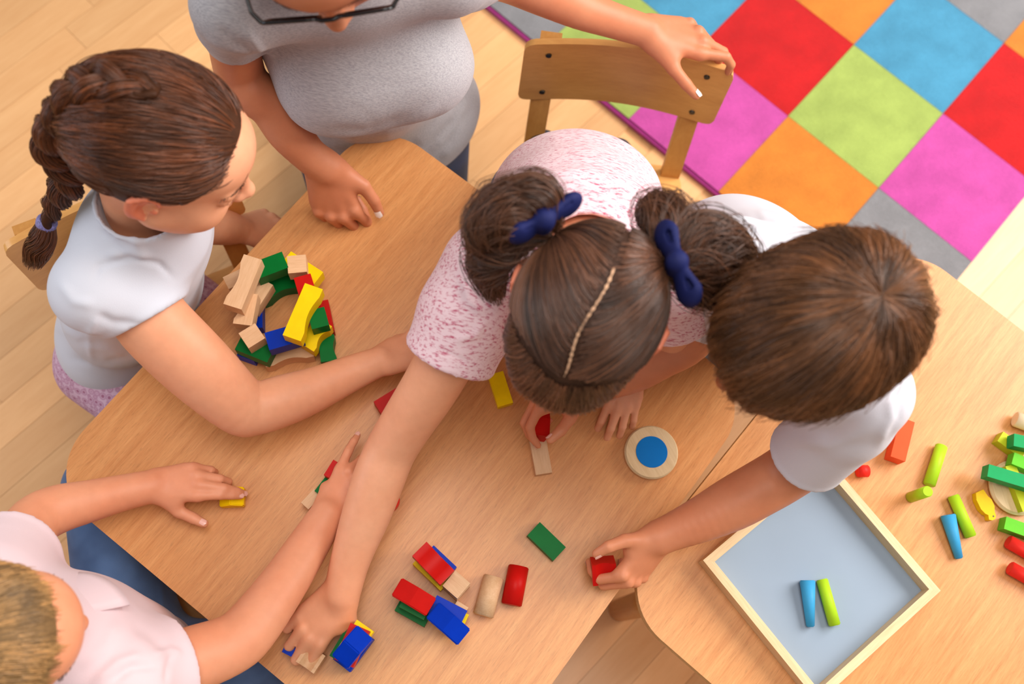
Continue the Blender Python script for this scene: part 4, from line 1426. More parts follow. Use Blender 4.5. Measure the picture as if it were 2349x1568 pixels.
mesh_obj('hair_elastic', vt, q, M['elastic'], g1, True, base)
tail = bundle([tie, P(98, 545, .785), P(86, 575, .76), P(74, 606, .735)], [.010, .017, .018, .012], 1000, 14)
curves_obj('braid_tail', tail, .00042, .0002, M['hair_braid'], g1, base)

# ---------------------------------------------------------------- 2. the girl with two pigtails
pel, nek = V3((.045, .690, .600)), V3((.058, .497, .862))
shR, shL = V3((-.045, .448, .862)), V3((.168, .492, .858))
base = V3((.05, .76, 0))
g2 = thing('person', 'girl with two navy-tied pigtails, pink marl T-shirt, leaning over the table from the chair', 'person', base)
TF = torso_frame(pel, nek, shR - shL)
hc, HM, hs = P(1344, 715, 1.0), head_frame((-.17, -.73, -.66), (-.09, -.66, .73)), .95
pts, rad = nodes([(1085, 690, .850, 140), (1035, 800, .815, 138), (985, 890, .765, 132), (930, 975, .715, 122), (895, 1035, .685, 118), (868, 1100, .672, 120), (840, 1180, .655, 112), (805, 1280, .635, 92), (784, 1362, .622, 84)])
pr = torso(pel, nek, TF, shR, shL, (.098, .075, .086, .066, .094, .070))
pr += [rc(nek - TF[:, 2] * .05, hc + HM @ V3((0, -.025, -.050)), .042, .037, .02)]
pr += head_prims(hc, HM, hs)
pr += chain([shR] + pts, [.040] + rad, .012, sm=4)
hp, nl = hand_prims(pts[-1], P(700, 1470, .603) - pts[-1], UP + V3((0.05, .15, 0)), 1, .76,
                    dict(index=(8, 26, 58, 32), middle=(3, 24, 62, 32), ring=(-3, 24, 66, 32), little=(-10, 24, 62, 32)), ((48, 30), (30, 28), (10, 25)), 1.12)
pr += hp; nails = nl
lp, lr = nodes([(1545, 745, .76, 110), (1530, 800, .672, 92), (1490, 825, .630, 82), (1446, 838, .603, 62)])
pr += chain([shL] + lp, [.040] + lr, .012, sm=4)
hp, nl = hand_prims(lp[-1], P(1424, 920, .590) - lp[-1], UP, -1, .66,
                    dict(index=(6, 18, 26, 14), middle=(2, 14, 26, 14), ring=(-3, 14, 28, 14), little=(-9, 18, 30, 14)), ((45, 20), (30, 18), (15, 12)), 1.05)
pr += hp; nails += nl
skin(g2, base, pr, .0026, [(hc, HM, hs)], 'skin_pale')
add_nails(nails, g2, base, M['nail'])
eyes(hc, HM, hs, g2, base, M['iris_brown'])
un, cu, hr = sleeve(shR, P(1075, 720, .842), P(1030, 822, .808), .060, .060, .056)
un2, cu2, hr2 = sleeve(shL, shL * .6 + lp[0] * .4, P(1548, 722, .79), .056, .056, .052)
tp = torso(pel, nek, TF, shR, shL, (.122, .098, .116, .094, .114, .086), .006, .035, .046)
tp += [rc(pel + TF[:, 2] * .05, pel - TF[:, 2] * .07, .100, .118, .03, (TF[:, 1], .82))]
tp += un + un2 + [rc(nek + TF[:, 2] * .046, nek - TF[:, 2] * .04, .051, .074, .03)]
tp += cu + cu2
hn = unit(-TF[:, 2] * .8 + V3((-.1, .35, -.2)))
tp += [plane_cut(pel - TF[:, 2] * .075, hn, pel - .3, pel + .3)]
nd = unit(unit(hc + HM @ V3((0, -.03, -.07)) - nek) + TF[:, 2] * .8)
tp += [rc(nek + nd * .010, nek + nd * .14, .0455, .088, .003, op='s')]
tp += ring(nek + nd * .036, nd, .0550, .0036, .003) + hr + hr2
folds = [([(1195, 445), (1260, 405), (1340, 395), (1400, 415), (1460, 470), (1500, 500)], 11, .009), ([(1330, 410), (1400, 440), (1450, 490), (1470, 520)], 8, -.009),
         ([(1360, 395), (1430, 425), (1490, 480)], 7, -.008), ([(1250, 440), (1320, 425), (1380, 450), (1420, 500)], 8, .006), ([(1160, 400), (1180, 350), (1215, 320)], 8, .006),
         ([(1185, 330), (1240, 312), (1300, 315)], 7, .004), ([(1060, 640), (1075, 690), (1110, 720)], 7, .005), ([(1085, 620), (1100, 680), (1130, 700)], 7, -.005), ([(1000, 800), (1040, 815), (1075, 835)], 5, -.003),
         ([(1110, 740), (1090, 770), (1040, 780)], 7, .004), ([(1480, 420), (1510, 460), (1525, 490)], 8, .005)]
garment('t_shirt', tp, .0034, 'pink_marl', g2, base, folds)
lat = TF[:, 0]
hipR, hipL = pel + lat * .062 + V3((0, -.0, -.02)), pel - lat * .062 + V3((0, -.0, -.02))
knR, knL = V3((hipR[0] - .02, hipR[1] - .02, .372)), V3((hipL[0] + .01, hipL[1] - .02, .372))
anR, anL = knR + V3((.01, .185, -.012)), knL + V3((-.01, .185, -.012))
lg = [el(pel + V3((0, .0, -.015)), TF, (.112, .092, .095), .03)] + [rc(hipR, knR, .072, .055, .03), rc(knR, anR, .052, .036, .015), rc(hipL, knL, .072, .055, .03), rc(knL, anL, .052, .036, .015)]
garment('jeans', lg, .005, 'jeans', g2, base)
pr = []
for an in (anR, anL):
    vt, q = sdf([rc(an + V3((0, .01, 0)), an + V3((0, .055, -.012)), .034, .028, .02)], .005)
    mesh_obj('shoe', vt, q, M['shoe'], g2, True, base)
# hair: centre parting, pulled to two ties
HP = HZ_Z + np.array([0, 0, 0, 0, 0, -.02, -.02, -.02, -.012, -.01])
tq, tw = {}, {}
tq[1], tw[1] = on_head(1262, 520, hc, HM, hs, .012)
tq[-1], tw[-1] = on_head(1540, 602, hc, HM, hs, .012)
hair_cap(hc, HM, hs, g2, base, 'cap_pig', .005, vox=.0022, hz=HP)
pv = []
for i in range(61):
    ty = -.090 + .118 * i / 60
    tx = -.003 * math.sin(ty * 60)
    tz = .035 + .0885 * math.sqrt(max(0, 1 - ((ty + .012) / .0985) ** 2 - (tx / .078) ** 2)) + .0026
    wd_ = (.0011 + .0005 * math.sin(i * 1.7) + .0004 * math.sin(i * 4.1)) * min(1, (60 - i) / 8 + .2)
    for sx in (-1, 0, 1):
        pv.append(hc + HM @ (V3((tx + sx * wd_, ty, tz + (.0004 if sx == 0 else -.0004))) * hs))
pf = [(3 * i + j, 3 * i + j + 1, 3 * i + j + 4, 3 * i + j + 3) for i in range(60) for j in range(2)]
mesh_obj('hair_parting', np.array(pv), pf, M['scalp'], g2, True, base)
q0 = scalp_roots(22000, HP)
q0 = q0[(np.abs(q0[:, 0] + .04 * np.sin(q0[:, 1] * 5.6)) > .030) & (q0[:, 1] < .43 - .25 * np.abs(q0[:, 0]))][:15000]
side = np.where(q0[:, 0] > 0, 1, -1)
Tq = np.where((side > 0)[:, None], tq[1], tq[-1])
dist = np.arccos(np.clip((q0 * Tq).sum(1), -1, 1))
def fpig(q, t):
    d = unit_rows(Tq - q * (q * Tq).sum(1, keepdims=True))
    near = np.clip((np.abs(q[:, 0]) - .0) / .25, 0, 1)
    return d + np.stack([side * .8 * (1 - near), np.zeros(len(q)), np.zeros(len(q))], 1)
pth = hair_flow(q0, fpig, 16, .065, hc, HM, hs, .006, .012, .05, lambda f: .8 + .2 * math.sin(math.pi * min(1, f + .1)), np.clip(dist / .97, .05, 1.6))
curves_obj('hair', pth, .00042, .00024, M['hair_pig'], g2, base)
# fringe combed forward over the forehead
q1 = scalp_roots(30000, HP)
q1 = q1[(q1[:, 1] > .48 - .25 * np.abs(q1[:, 0])) & (q1[:, 2] > -.1) & (np.abs(q1[:, 0]) < .93)][:6500]
def ffr(q, t):
    d = np.tile(V3((0, .35, -1.0)), (len(q), 1)); d[:, 0] = q[:, 0] * .30
    return d
pth = hair_flow(q1, ffr, 12, .105, hc, HM, hs, .006, .015, .14, lambda f: .4 + .6 * f, rng.uniform(.55, 1.2, len(q1)), R=(.073, .1045, .084))
curves_obj('fringe', pth, .00045, .00022, M['hair_pig'], g2, base)
# pigtails
def tail_from(tie_uvz, guides, n, nm):
    allp = []
    for gd, rd in guides:
        allp.append(bundle([V3(tie_uvz)] + [P(*p) for p in gd], rd, n // len(guides), 16, wav=.5))
        allp.append(bundle([V3(tie_uvz)] + [P(*p) for p in gd], [r * 1.35 for r in rd], n // len(guides) // 8, 16, wav=1.2))
    curves_obj(nm, np.concatenate(allp), .00045, .00022, M['hair_pig'], g2, base)
tR, tL = tw[1], tw[-1]
tail_from(tR, [([(1180, 480, 1.09), (1115, 525, 1.06), (1085, 590, 1.01)], [.012, .026, .024, .006]), ([(1245, 450, 1.10), (1190, 455, 1.09), (1125, 490, 1.06), (1072, 530, 1.03)], [.012, .022, .026, .010]),
               ([(1170, 540, 1.05), (1120, 600, .99), (1140, 690, .93)], [.012, .024, .026, .010])], 3000, 'pigtail')
tail_from(tL, [([(1600, 575, 1.07), (1665, 580, 1.05), (1688, 640, 1.00), (1650, 690, .965)], [.012, .030, .028, .014]), ([(1590, 545, 1.08), (1640, 545, 1.07), (1685, 590, 1.03), (1680, 650, .98)], [.012, .026, .026, .012]),
               ([(1540, 520, 1.07), (1510, 490, 1.045), (1475, 500, 1.01)], [.012, .024, .026, .012]), ([(1600, 640, 1.03), (1650, 660, .99), (1670, 670, .95)], [.012, .026, .026, .012])], 4000, 'pigtail')
core = [el(P(1150, 510, 1.062), np.eye(3), (.028, .024, .030), .02), el(P(1120, 580, 1.00), np.eye(3), (.018, .018, .035), .02)]
vt, q = sdf(core, .004); mesh_obj('pigtail_base', vt, q, M['cap_pig'], g2, True, base)
core = [el(P(1640, 600, 1.035), np.eye(3), (.034, .030, .030), .02), el(P(1515, 512, 1.035), np.eye(3), (.024, .018, .022), .02)]
vt, q = sdf(core, .004); mesh_obj('pigtail_base', vt, q, M['cap_pig'], g2, True, base)
def bow(pa, pb, pc, z, nm='hair_bow'):
    """two lobes and a knot along the line pa - pb - pc (pixels)"""
    a, b, c = P(pa[0], pa[1], z), P(pb[0], pb[1], z + .006), P(pc[0], pc[1], z)
    nn = unit(np.cross(unit(c - a), V3((.2, .3, .9))))
    a = b + (a - b) * 1.25; c = b + (c - b) * 1.25
    pr = [rc(b, a, .008, .018, .004, (nn, .5)), rc(b, c, .008, .018, .004, (nn, .5)), el(b, np.eye(3), (.010, .010, .011), .003),
          rc(b - V3((0, 0, .012)), b + V3((0, 0, .004)), .010, .011, .004)]
    pr += [rc(b * .35 + a * .65 + UP * .008, a + UP * .010, .002, .004, .003, op='s'), rc(b * .35 + c * .65 + UP * .008, c + UP * .010, .002, .004, .003, op='s')]
    vt, q = sdf(pr, .0022)
    mesh_obj(nm, vt, q, M['navy_bow'], g2, True, base)
bow((1290, 478), (1248, 505), (1212, 524), tw[1][2] + .026)
bow((1535, 556), (1552, 602), (1574, 652), tw[-1][2] + .018)

# ---------------------------------------------------------------- 3. the boy in white
pel, nek = V3((.308, .628, .625)), V3((.332, .458, .905))
shR, shL = V3((.232, .518, .880)), P(1990, 905, .880)
base = V3((.31, .66, 0))
b1 = thing('person', 'brown-haired boy in a white T-shirt holding a red block in each hand', 'person', base)
TF = torso_frame(pel, nek, shR - shL)
hc, HM, hs = P(1862, 760, 1.062), head_frame((-.68, -.56, -.48), (-.34, -.36, .87)), .95
pts, rad = nodes([(1965, 935, .850, 128), (1905, 1002, .78, 130), (1850, 1052, .715, 130), (1795, 1090, .680, 128), (1740, 1122, .666, 126), (1680, 1155, .655, 122), (1610, 1190, .645, 104), (1545, 1218, .636, 86), (1512, 1232, .632, 82)])
pr = torso(pel, nek, TF, shR, shL, (.100, .078, .090, .068, .100, .074))
pr += [rc(nek - TF[:, 2] * .05, hc + HM @ V3((0, -.025, -.050)), .044, .039, .02)]
pr += head_prims(hc, HM, hs)
pr += chain([shL] + pts, [.042] + rad, .012, sm=4)
lowr = pdir((1440, 1270), (1500, 1330), .62)
hp, nl = hand_prims(pts[-1], P(1447, 1320, .612) - pts[-1], UP * .70 + lowr * .80, -1, .76,
                    dict(index=(6, 46, 46, 22), middle=(2, 48, 50, 26), ring=(-3, 52, 54, 28), little=(-8, 54, 54, 28)), ((66, 2), (44, 6), (6, 24)), 1.08)
pr += hp; nails = nl
rp, rr_ = nodes([(1630, 700, .80, 110), (1575, 770, .725, 128), (1510, 808, .700, 124), (1450, 845, .675, 112), (1375, 878, .652, 86), (1342, 892, .645, 76)])
pr += chain([shR] + rp, [.042] + rr_, .012, sm=4)
upl = pdir((1300, 930), (1280, 860), .62)
hp, nl = hand_prims(rp[-1], P(1228, 925, .632) - rp[-1], UP * .62 + upl * .78, 1, .72,
                    dict(index=(10, 48, 40, 18), middle=(0, 48, 46, 22), ring=(-6, 52, 50, 26), little=(-12, 56, 52, 28)), ((52, 22), (42, 16), (24, 14)), 1.08)
pr += hp; nails += nl
skin(b1, base, pr, .0026, [(hc, HM, hs)], 'skin_warm')
add_nails(nails, b1, base, M['nail'])
eyes(hc, HM, hs, b1, base, M['iris_brown'])
un, cu, hr = sleeve(shL, P(1945, 955, .83), P(1850, 1046, .726), .052, .054, .051)
un2, cu2, hr2 = sleeve(shR, P(1645, 650, .83), P(1600, 712, .775), .058, .055, .052)
tp = torso(pel, nek, TF, shR, shL, (.118, .096, .112, .090, .114, .088), .006, .035, .044)
tp += [rc(pel + TF[:, 2] * .05, pel - TF[:, 2] * .05, .100, .112, .03, (TF[:, 1], .82))]
tp += un + un2 + [rc(nek + TF[:, 2] * .046, nek - TF[:, 2] * .04, .051, .074, .03)]
tp += cu + cu2 + [plane_cut(pel - TF[:, 2] * .055, -TF[:, 2], pel - .3, pel + .3)]
nd = unit(unit(hc + HM @ V3((0, -.03, -.07)) - nek) + TF[:, 2] * .8)
tp += [rc(nek + nd * .010, nek + nd * .14, .0455, .088, .003, op='s')]
tp += ring(nek + nd * .026, nd, .055, .0042, .004) + hr + hr2
folds = [([(1690, 500), (1750, 490), (1800, 520)], 9, .005), ([(1740, 475), (1755, 510), (1730, 545)], 7, .004), ([(1660, 560), (1720, 570), (1780, 560)], 9, -.005), ([(1640, 600), (1700, 590), (1760, 560)], 9, .005),
         ([(2040, 900), (2045, 960), (2010, 1030)], 9, .004), ([(1810, 1010), (1900, 1020), (1990, 990)], 10, .004), ([(1830, 985), (1900, 990), (1980, 960)], 10, -.004), ([(2070, 880), (2060, 960), (2030, 1000)], 7, -.003)]
garment('t_shirt', tp, .0034, 'white_tee_boy', b1, base, folds)
lat = TF[:, 0]
hipR, hipL = pel + lat * .060 - UP * .03, pel - lat * .060 - UP * .03
knR, knL = V3((hipR[0] + .01, hipR[1] + .00, .33)), V3((hipL[0] + .04, hipL[1] + .02, .33))
anR, anL = V3((knR[0] + .01, knR[1] + .03, .07)), V3((knL[0] + .02, knL[1] + .03, .07))
lg = [el(pel - UP * .01, TF, (.114, .094, .098), .03)] + leg(hipR, knR, anR, 0, (.074, .056, .048)) + leg(hipL, knL, anL, 0, (.074, .056, .048))
garment('trousers', lg, .005, 'grey_pants', b1, base)
shoes(b1, base, [(anR, anR + V3((-.09, -.09, 0))), (anL, anL + V3((-.09, -.09, 0)))])
hair_cap(hc, HM, hs, b1, base, 'cap_boy', .008)
whorl = unit(V3((-.10, -.62, .80)))
q0 = np.concatenate([scalp_roots(15000), unit_rows(whorl + rng.normal(0, .06, (500, 3)))])
def fboy(q, t):
    d = unit_rows(-(whorl[None, :] - q * (q @ whorl)[:, None]))
    sw = np.cross(q, whorl[None, :])
    fwd = np.tile(V3((0, .75, -.35)), (len(q), 1)) * np.clip(q[:, 1:2] + .5, 0, 1)
    return d + .22 * sw * np.exp(-3 * (1 - q @ whorl))[:, None] + fwd * .6
pth = hair_flow(q0, fboy, 14, .050, hc, HM, hs, .012, .023, .07, lambda f: .62 + .38 * min(1, f * 1.8), rng.uniform(.8, 1.2, len(q0)) * np.where(q0 @ whorl > .985, .6, 1) * np.where((np.abs(q0[:, 0]) > .50) & (q0[:, 2] < .75) & (np.abs(q0[:, 1]) < .5), .50, 1))
q2 = scalp_roots(700)
stray = hair_flow(q2, fboy, 14, .050, hc, HM, hs, .020, .034, .35, lambda f: .3 + .7 * f, rng.uniform(.8, 1.3, len(q2)))
curves_obj('hair', np.concatenate([pth, stray]), .00045, .00020, M['hair_boy'], b1, base)

# ---------------------------------------------------------------- 4. the small boy in pink
pel, nek = V3((-.405, -.120, .395)), P(115, 1480, .785)
shL, shR = P(-25, 1345, .765), P(285, 1570, .760)
base = V3((pel[0], pel[1], 0))
b2 = thing('person', 'fair-haired boy in a pale pink polo shirt and blue jeans', 'person', base)
TF = torso_frame(pel, nek, shR - shL)
hc, HM, hs = P(-52, 1470, .925), head_frame((.80, .40, -.50), (.44, .15, .88)), .93
pts, rad = nodes([(10, 1300, .725, 140), (48, 1245, .690, 132), (80, 1195, .660, 120), (130, 1168, .640, 112), (200, 1150, .622, 98), (280, 1130, .608, 84), (352, 1114, .598, 76)])
pr = torso(pel, nek, TF, shR, shL, (.094, .072, .088, .068, .096, .072))
pr += [rc(nek - TF[:, 2] * .05, hc + HM @ V3((0, -.025, -.050)), .042, .037, .02)]
pr += head_prims(hc, HM, hs)
pr += chain([shL] + pts, [.040] + rad, .012, sm=4)
hp, nl = hand_prims(pts[-1], P(474, 1108, .606) - pts[-1], UP + V3((0, .05, 0)), -1, .665,
                    dict(index=(-2, 14, 18, 14), middle=(9, 16, 28, 20), ring=(8, 26, 42, 34), little=(6, 34, 50, 40)), ((46, 20), (26, 10), (28, 6)), 1.16)
pr += hp; nails = nl
rp, rr_ = nodes([(330, 1550, .715, 150), (430, 1515, .690, 150), (520, 1482, .670, 138), (570, 1445, .660, 130), (642, 1350, .645, 112), (698, 1265, .630, 98), (752, 1180, .622, 82)])
pr += chain([shR] + rp, [.042] + rr_, .012, sm=4)
hp, nl = hand_prims(rp[-1], P(800, 1092, .624) - rp[-1], UP + V3((-.15, 0, 0)), 1, .665,
                    dict(index=(8, 12, 12, 10), middle=(-2, 42, 45, 25), ring=(-6, 45, 50, 25), little=(-8, 48, 50, 25)), ((26, 40), (5, 40), (-8, 30)), 1.10)
pr += hp; nails += nl
skin(b2, base, pr, .0026, [(hc, HM, hs)], 'skin')
add_nails(nails, b2, base, M['nail'])
eyes(hc, HM, hs, b2, base, M['iris_blue'])
un, cu, hr = sleeve(shR, P(325, 1552, .72), P(408, 1522, .694), .058, .062, .058)
un2, cu2, hr2 = sleeve(shL, P(0, 1315, .735), P(40, 1258, .697), .058, .058, .055)
tp = torso(pel, nek, TF, shR, shL, (.112, .092, .108, .092, .114, .090), .006, .035, .048)
tp += un + un2 + [rc(nek + TF[:, 2] * .046, nek - TF[:, 2] * .04, .051, .074, .03)] + cu + cu2
tp += [plane_cut(pel - TF[:, 2] * .03, -TF[:, 2], pel - .3, pel + .3)]
nd = unit(unit(hc + HM @ V3((0, -.03, -.07)) - nek) + TF[:, 2] * .8)
tp += [rc(nek + nd * .010, nek + nd * .14, .0455, .088, .003, op='s')] + hr + hr2
folds = [([(210, 1568), (270, 1520), (330, 1500)], 10, .006), ([(250, 1568), (300, 1530), (370, 1525)], 8, -.006), ([(180, 1530), (240, 1480), (270, 1420)], 12, .005), ([(300, 1430), (350, 1460), (390, 1500)], 12, -.004),
         ([(380, 1568), (385, 1530), (395, 1500)], 6, -.004), ([(350, 1500), (390, 1490), (420, 1500)], 7, .004)]
garment('polo_shirt', tp, .0034, 'pink_polo', b2, base, folds)
# collar: a folded band round the neck with two pointed flaps, open at the front
cf = unit(TF[:, 1] * .75 + TF[:, 0] * .60); cf = unit(cf - nd * (cf @ nd)); cx = np.cross(cf, nd)
cen = nek + nd * .018
na, nt = 40, 7
vs = []
for i in range(na + 1):
    a = math.radians(-168 + 336 * i / na)              # 0 = back of the neck
    dr = -cf * math.cos(a) + cx * math.sin(a)
    tip = max(0, (abs(a) - 2.1) / .83)
    wd = .028 + .004 * tip
    for j in range(nt + 1):
        u = j / nt
        r_ = .049 + .012 * math.sin(min(1, u * 2) * math.pi / 2) + wd * max(0, u - .25)
        h_ = .010 * math.sin(math.pi * min(1, u * 2.2)) - .030 * max(0, u - .25) * (1 + .9 * abs(math.sin(a))) * 1.2 - .022 * tip * u
        vs.append(cen + dr * r_ + nd * h_)
fs = [(i * (nt + 1) + j, (i + 1) * (nt + 1) + j, (i + 1) * (nt + 1) + j + 1, i * (nt + 1) + j + 1) for i in range(na) for j in range(nt)]
co = mesh_obj('collar', np.array(vs), fs, M['pink_polo'], b2, True, base)
so = co.modifiers.new('thickness', 'SOLIDIFY'); so.thickness = .0028; so.offset = 0
hipL, hipR = P(305, 1465, .395), P(425, 1548, .395)
knL, knR = P(240, 1120, .40), P(700, 1470, .40)
anL, anR = V3((knL[0], knL[1] + .03, .07)), V3((knR[0] + .02, knR[1] + .03, .07))
lg = [el(pel - UP * .01, TF, (.106, .086, .088), .03)] + leg(hipL, knL, anL, 0, (.074, .060, .046)) + leg(hipR, knR, anR, 0, (.074, .060, .046))
lg += [rc(pel, hipL, .08, .070, .02), rc(pel, hipR, .08, .070, .02)]
folds = [([(215, 1385), (265, 1350), (330, 1390), (400, 1450)], 8, .005), ([(240, 1300), (290, 1290), (330, 1310)], 10, .003), ([(370, 1330), (372, 1400), (380, 1440)], 5, .003)]
garment('jeans', lg, .005, 'jeans', b2, base, folds)
shoes(b2, base, [(anL, anL + V3((.03, .11, 0))), (anR, anR + V3((.05, .10, 0)))])
HB = HZ_Z - np.array([0, 0, 0, 0, 0, .0, .004, .010, .013, .013])
hair_cap(hc, HM, hs, b2, base, 'cap_blond', .006, hz=HB)
q0 = scalp_roots(13000, HB)
wb = unit(V3((.1, -.62, .78)))
def fbl(q, t):
    d = unit_rows(-(wb[None, :] - q * (q @ wb)[:, None]))
    return d + np.tile(V3((.1, .7, -.2)), (len(q), 1)) * np.clip(q[:, 1:2] + .4, 0, 1)
pth = hair_flow(q0, fbl, 12, .032, hc, HM, hs, .004, .011, .10, lambda f: .3 + .7 * f, rng.uniform(.7, 1.2, len(q0)))
curves_obj('hair', pth, .00042, .0002, M['hair_blond'], b2, base)

# ---------------------------------------------------------------- 5. the woman in glasses
pel, nek = V3((-.306, .842, .43)), V3((-.302, .735, 1.005))
shR, shL = P(535, 15, .965), P(1040, -75, .970)
base = V3((pel[0], pel[1], 0))
wm = thing('person', 'woman in black glasses, heather grey T-shirt and navy jeans kneeling at the table corner', 'person', base)
TF = torso_frame(pel, nek, shR - shL)
hc, HM, hs = V3((-.287, .661, 1.159)), head_frame((.325, -.773, -.545), (.021, -.57, .821)), 1.0
pts, rad = nodes([(535, 80, .88, 122), (550, 165, .80, 114), (575, 205, .785, 110), (622, 240, .760, 108), (662, 300, .725, 102), (706, 352, .690, 84), (745, 382, .662, 84)])
pr = torso(pel, nek, TF, shR, shL, (.122, .090, .102, .078, .112, .080))
pr += [rc(nek - TF[:, 2] * .05, hc + HM @ V3((0, -.025, -.055)), .052, .048, .02)]
pr += head_prims(hc, HM, hs, child=False)
pr += chain([shR] + pts, [.040] + rad, .012, sm=4)
hp, nl = hand_prims(pts[-1], P(778, 476, .606) - pts[-1], V3((-.22, .10, .95)), 1, .90,
                    dict(index=(14, 32, 88, 46), middle=(11, 36, 90, 46), ring=(7, 40, 90, 46), little=(3, 44, 90, 46)), ((40, -4), (16, 2), (5, 6)), 1.0)
pr += hp; nails = nl
lp, lr = nodes([(1100, -70, .90, 130), (1165, -55, .78, 118), (1250, -20, .735, 112), (1330, 20, .705, 92), (1400, 45, .685, 80), (1484, 72, .668, 72)])
pr += chain([shL] + lp, [.040] + lr, .012, sm=4)
hp, nl2 = hand_prims(lp[-1], P(1610, 94, .650) - lp[-1], UP + V3((0, .10, 0)), -1, .96,
                     dict(index=(-2, 0, 44, 34), middle=(-4, 24, 60, 34), ring=(-6, 40, 62, 34), little=(-9, 46, 62, 34)), ((44, 12), (34, 20), (26, 24)), .96)
pr += hp; nails += nl2
skin(wm, base, pr, .0028, [(hc, HM, hs)], 'skin_tan')
add_nails(nails, wm, base, M['nail_white'])
eyes(hc, HM, hs, wm, base, M['iris_brown'])
un, cu, hr = sleeve(shR, P(532, 48, .915), P(541, 84, .872), .050, .043, .038)
un2, cu2, hr2 = sleeve(shL, shL * .55 + lp[0] * .45, lp[0], .054, .050, .044)
tp = torso(pel, nek, TF, shR, shL, (.162, .112, .122, .095, .128, .095), .006, .04, .046)
for sx in (-1, 1):
    tp += [el(pel + TF @ V3((-.012 + sx * .050, .086, .385)), TF, (.080, .066, .072), .05)]
tp += [rc(pel + TF[:, 2] * .08, pel - TF[:, 2] * .06, .132, .166, .04, (TF[:, 1], .70))]
tp += un + un2 + [rc(nek + TF[:, 2] * .035, nek - TF[:, 2] * .03, .050, .08, .03)] + cu + cu2
tp += [plane_cut(pel - TF[:, 2] * .045, -TF[:, 2] + TF[:, 0] * .0, pel - .35, pel + .35)]
nd = unit(unit(hc + HM @ V3((0, -.03, -.07)) - nek) + TF[:, 2] * .8)
tp += [rc(nek + nd * .00, nek + nd * .14, .062, .085, .006, op='s')]
tp += ring(nek + nd * .004, nd, .067, .0042, .004) + hr + hr2
folds = [([(1050, 240), (1000, 290), (940, 345)], 9, .006), ([(1075, 220), (1035, 290), (985, 350)], 9, .007), ([(1010, 240), (930, 290), (860, 320)], 10, .005), ([(1065, 270), (1040, 330), (1010, 365)], 8, .005),
         ([(740, 300), (840, 305), (950, 265)], 12, -.006), ([(560, 60), (590, 110), (605, 120)], 8, .005), ([(500, 60), (540, 100), (590, 118)], 8, -.004), ([(470, 90), (530, 118), (590, 122)], 7, .003), ([(690, 310), (760, 330), (840, 320)], 10, .004)]
garment('t_shirt', tp, .0038, 'grey_tee', wm, base, folds)
lat = TF[:, 0]
hipR, hipL = pel + lat * .080 - UP * .03, pel - lat * .080 - UP * .03
fw = unit(V3((TF[0, 1], TF[1, 1], 0)))
knR, knL = V3((hipR[0] , hipR[1], .072)) + fw * .03, V3((hipL[0], hipL[1], .072)) + fw * .03
anR, anL = knR - fw * .38 + V3((0, 0, -.012)), knL - fw * .38 + V3((0, 0, -.012))
lg = [el(pel - UP * .02, TF, (.150, .100, .11), .03)] + [rc(hipR, knR, .076, .070, .03), rc(knR, anR, .066, .045, .02), rc(hipL, knL, .076, .070, .03), rc(knL, anL, .066, .045, .02)]
garment('jeans', lg, .006, 'jeans_dark', wm, base)
for an in (anR, anL):
    vt, q = sdf([rc(an - fw * .02 + UP * -.008, an - fw * .13 + UP * -.018, .046, .032, .02)], .006)
    mesh_obj('shoe', vt, q, M['shoe'], wm, True, base)
hair_cap(hc, HM, hs, wm, base, 'cap_woman', .010, extra=[el(hc + HM @ V3((0, -.115, .06)), HM, (.035, .032, .035), .02)])
q0 = scalp_roots(8000)
tg = unit(V3((0, -.95, .25)))
dist = np.arccos(np.clip(q0 @ tg, -1, 1))
pth = hair_flow(q0, pull(tg), 14, .07, hc, HM, hs, .006, .014, .06, lambda f: .4 + .6 * math.sin(math.pi * min(1, f)), np.clip(dist / .95, .05, 1.6))
curves_obj('hair', pth, .0005, .0003, M['hair_woman'], wm, base)
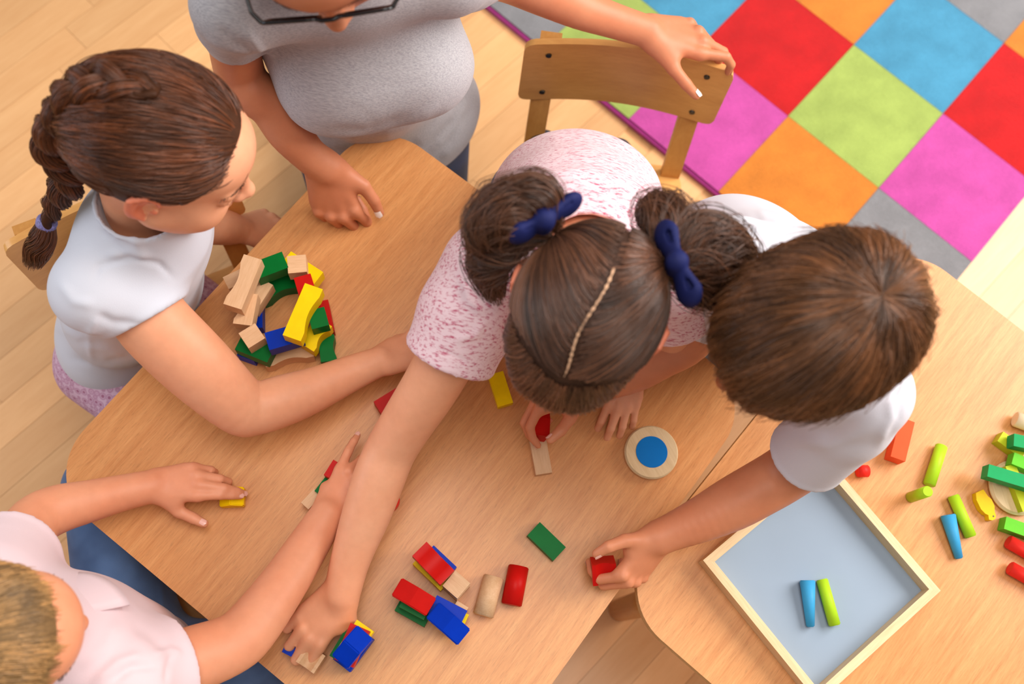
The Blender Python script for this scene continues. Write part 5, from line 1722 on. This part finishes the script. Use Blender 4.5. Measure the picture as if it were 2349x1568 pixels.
# glasses: worn, so a thing of their own
gl = thing('glasses', 'black-rimmed glasses on the face of the woman in grey', 'glasses', tuple(hc))
G = lambda *p: hc + HM @ V3(p)
fr = []
for sx in (-1, 1):
    ol = round_rect([(sx * .012, -.010), (sx * .064, -.007), (sx * .067, .027), (sx * .012, .026)], .008, 5)
    pts3 = [G(x, .104 - .16 * (abs(x)) ** 1.6 * 1.2 - (.026 - z) * .08, z) for x, z in ol]
    pts3.append(pts3[0])
    fr = chain(pts3, [.0022] * len(pts3), .0015)
    vt, q = sdf(fr, .0012)
    rim = mesh_obj('rim', vt, q, M['frame'], gl, True, hc)
    cpt = np.mean(pts3[:-1], axis=0)
    vs = [cpt + HM[:, 1] * .0008] + [p for p in pts3[:-1]] + [cpt - HM[:, 1] * .0006] + [p - HM[:, 1] * .0008 for p in pts3[:-1]]
    n_ = len(pts3) - 1
    fs = [(0, 1 + (i + 1) % n_, 1 + i) for i in range(n_)] + [(n_ + 1, n_ + 2 + i, n_ + 2 + (i + 1) % n_) for i in range(n_)] + [(1 + i, 1 + (i + 1) % n_, n_ + 2 + (i + 1) % n_, n_ + 2 + i) for i in range(n_)]
    mesh_obj('lens', np.array(vs), fs, M['lens'], rim, True, hc)
    tpl = [G(sx * .0665, .1005, .022), G(sx * .075, .090, .021), G(sx * .0835, .03, .018), G(sx * .0870, -.012, .026), G(sx * .086, -.035, .004)]
    vt, q = sdf(chain(tpl, [.0026, .0024, .0020, .0020, .0018], .001), .0014)
    mesh_obj('temple', vt, q, M['frame'], gl, True, hc)
vt, q = sdf(chain([G(-.013, .103, .020), G(-.006, .1055, .0225), G(.006, .1055, .0225), G(.013, .103, .020)], [.0026] * 4, .001), .0012)
mesh_obj('bridge', vt, q, M['frame'], gl, True, hc)

# ---------------------------------------------------------------- blocks held in hands
b = P(1236, 966, .592)
put('roof_block', gable_bm(.050, .026, .026, .004), 'red', 'red block pinched above the flat plank by the boy in white', 'toy block', tuple(b), (math.radians(-14), math.radians(14), math.radians(8)))
b = P(1384, 1308, .600)
bm = arch_bm(.032, .027, .030, .005)
put('arch_block', bm, 'red', 'red arch block in the left hand of the boy in white', 'toy block', tuple(b), (math.radians(8), math.radians(-60), math.radians(-80)))
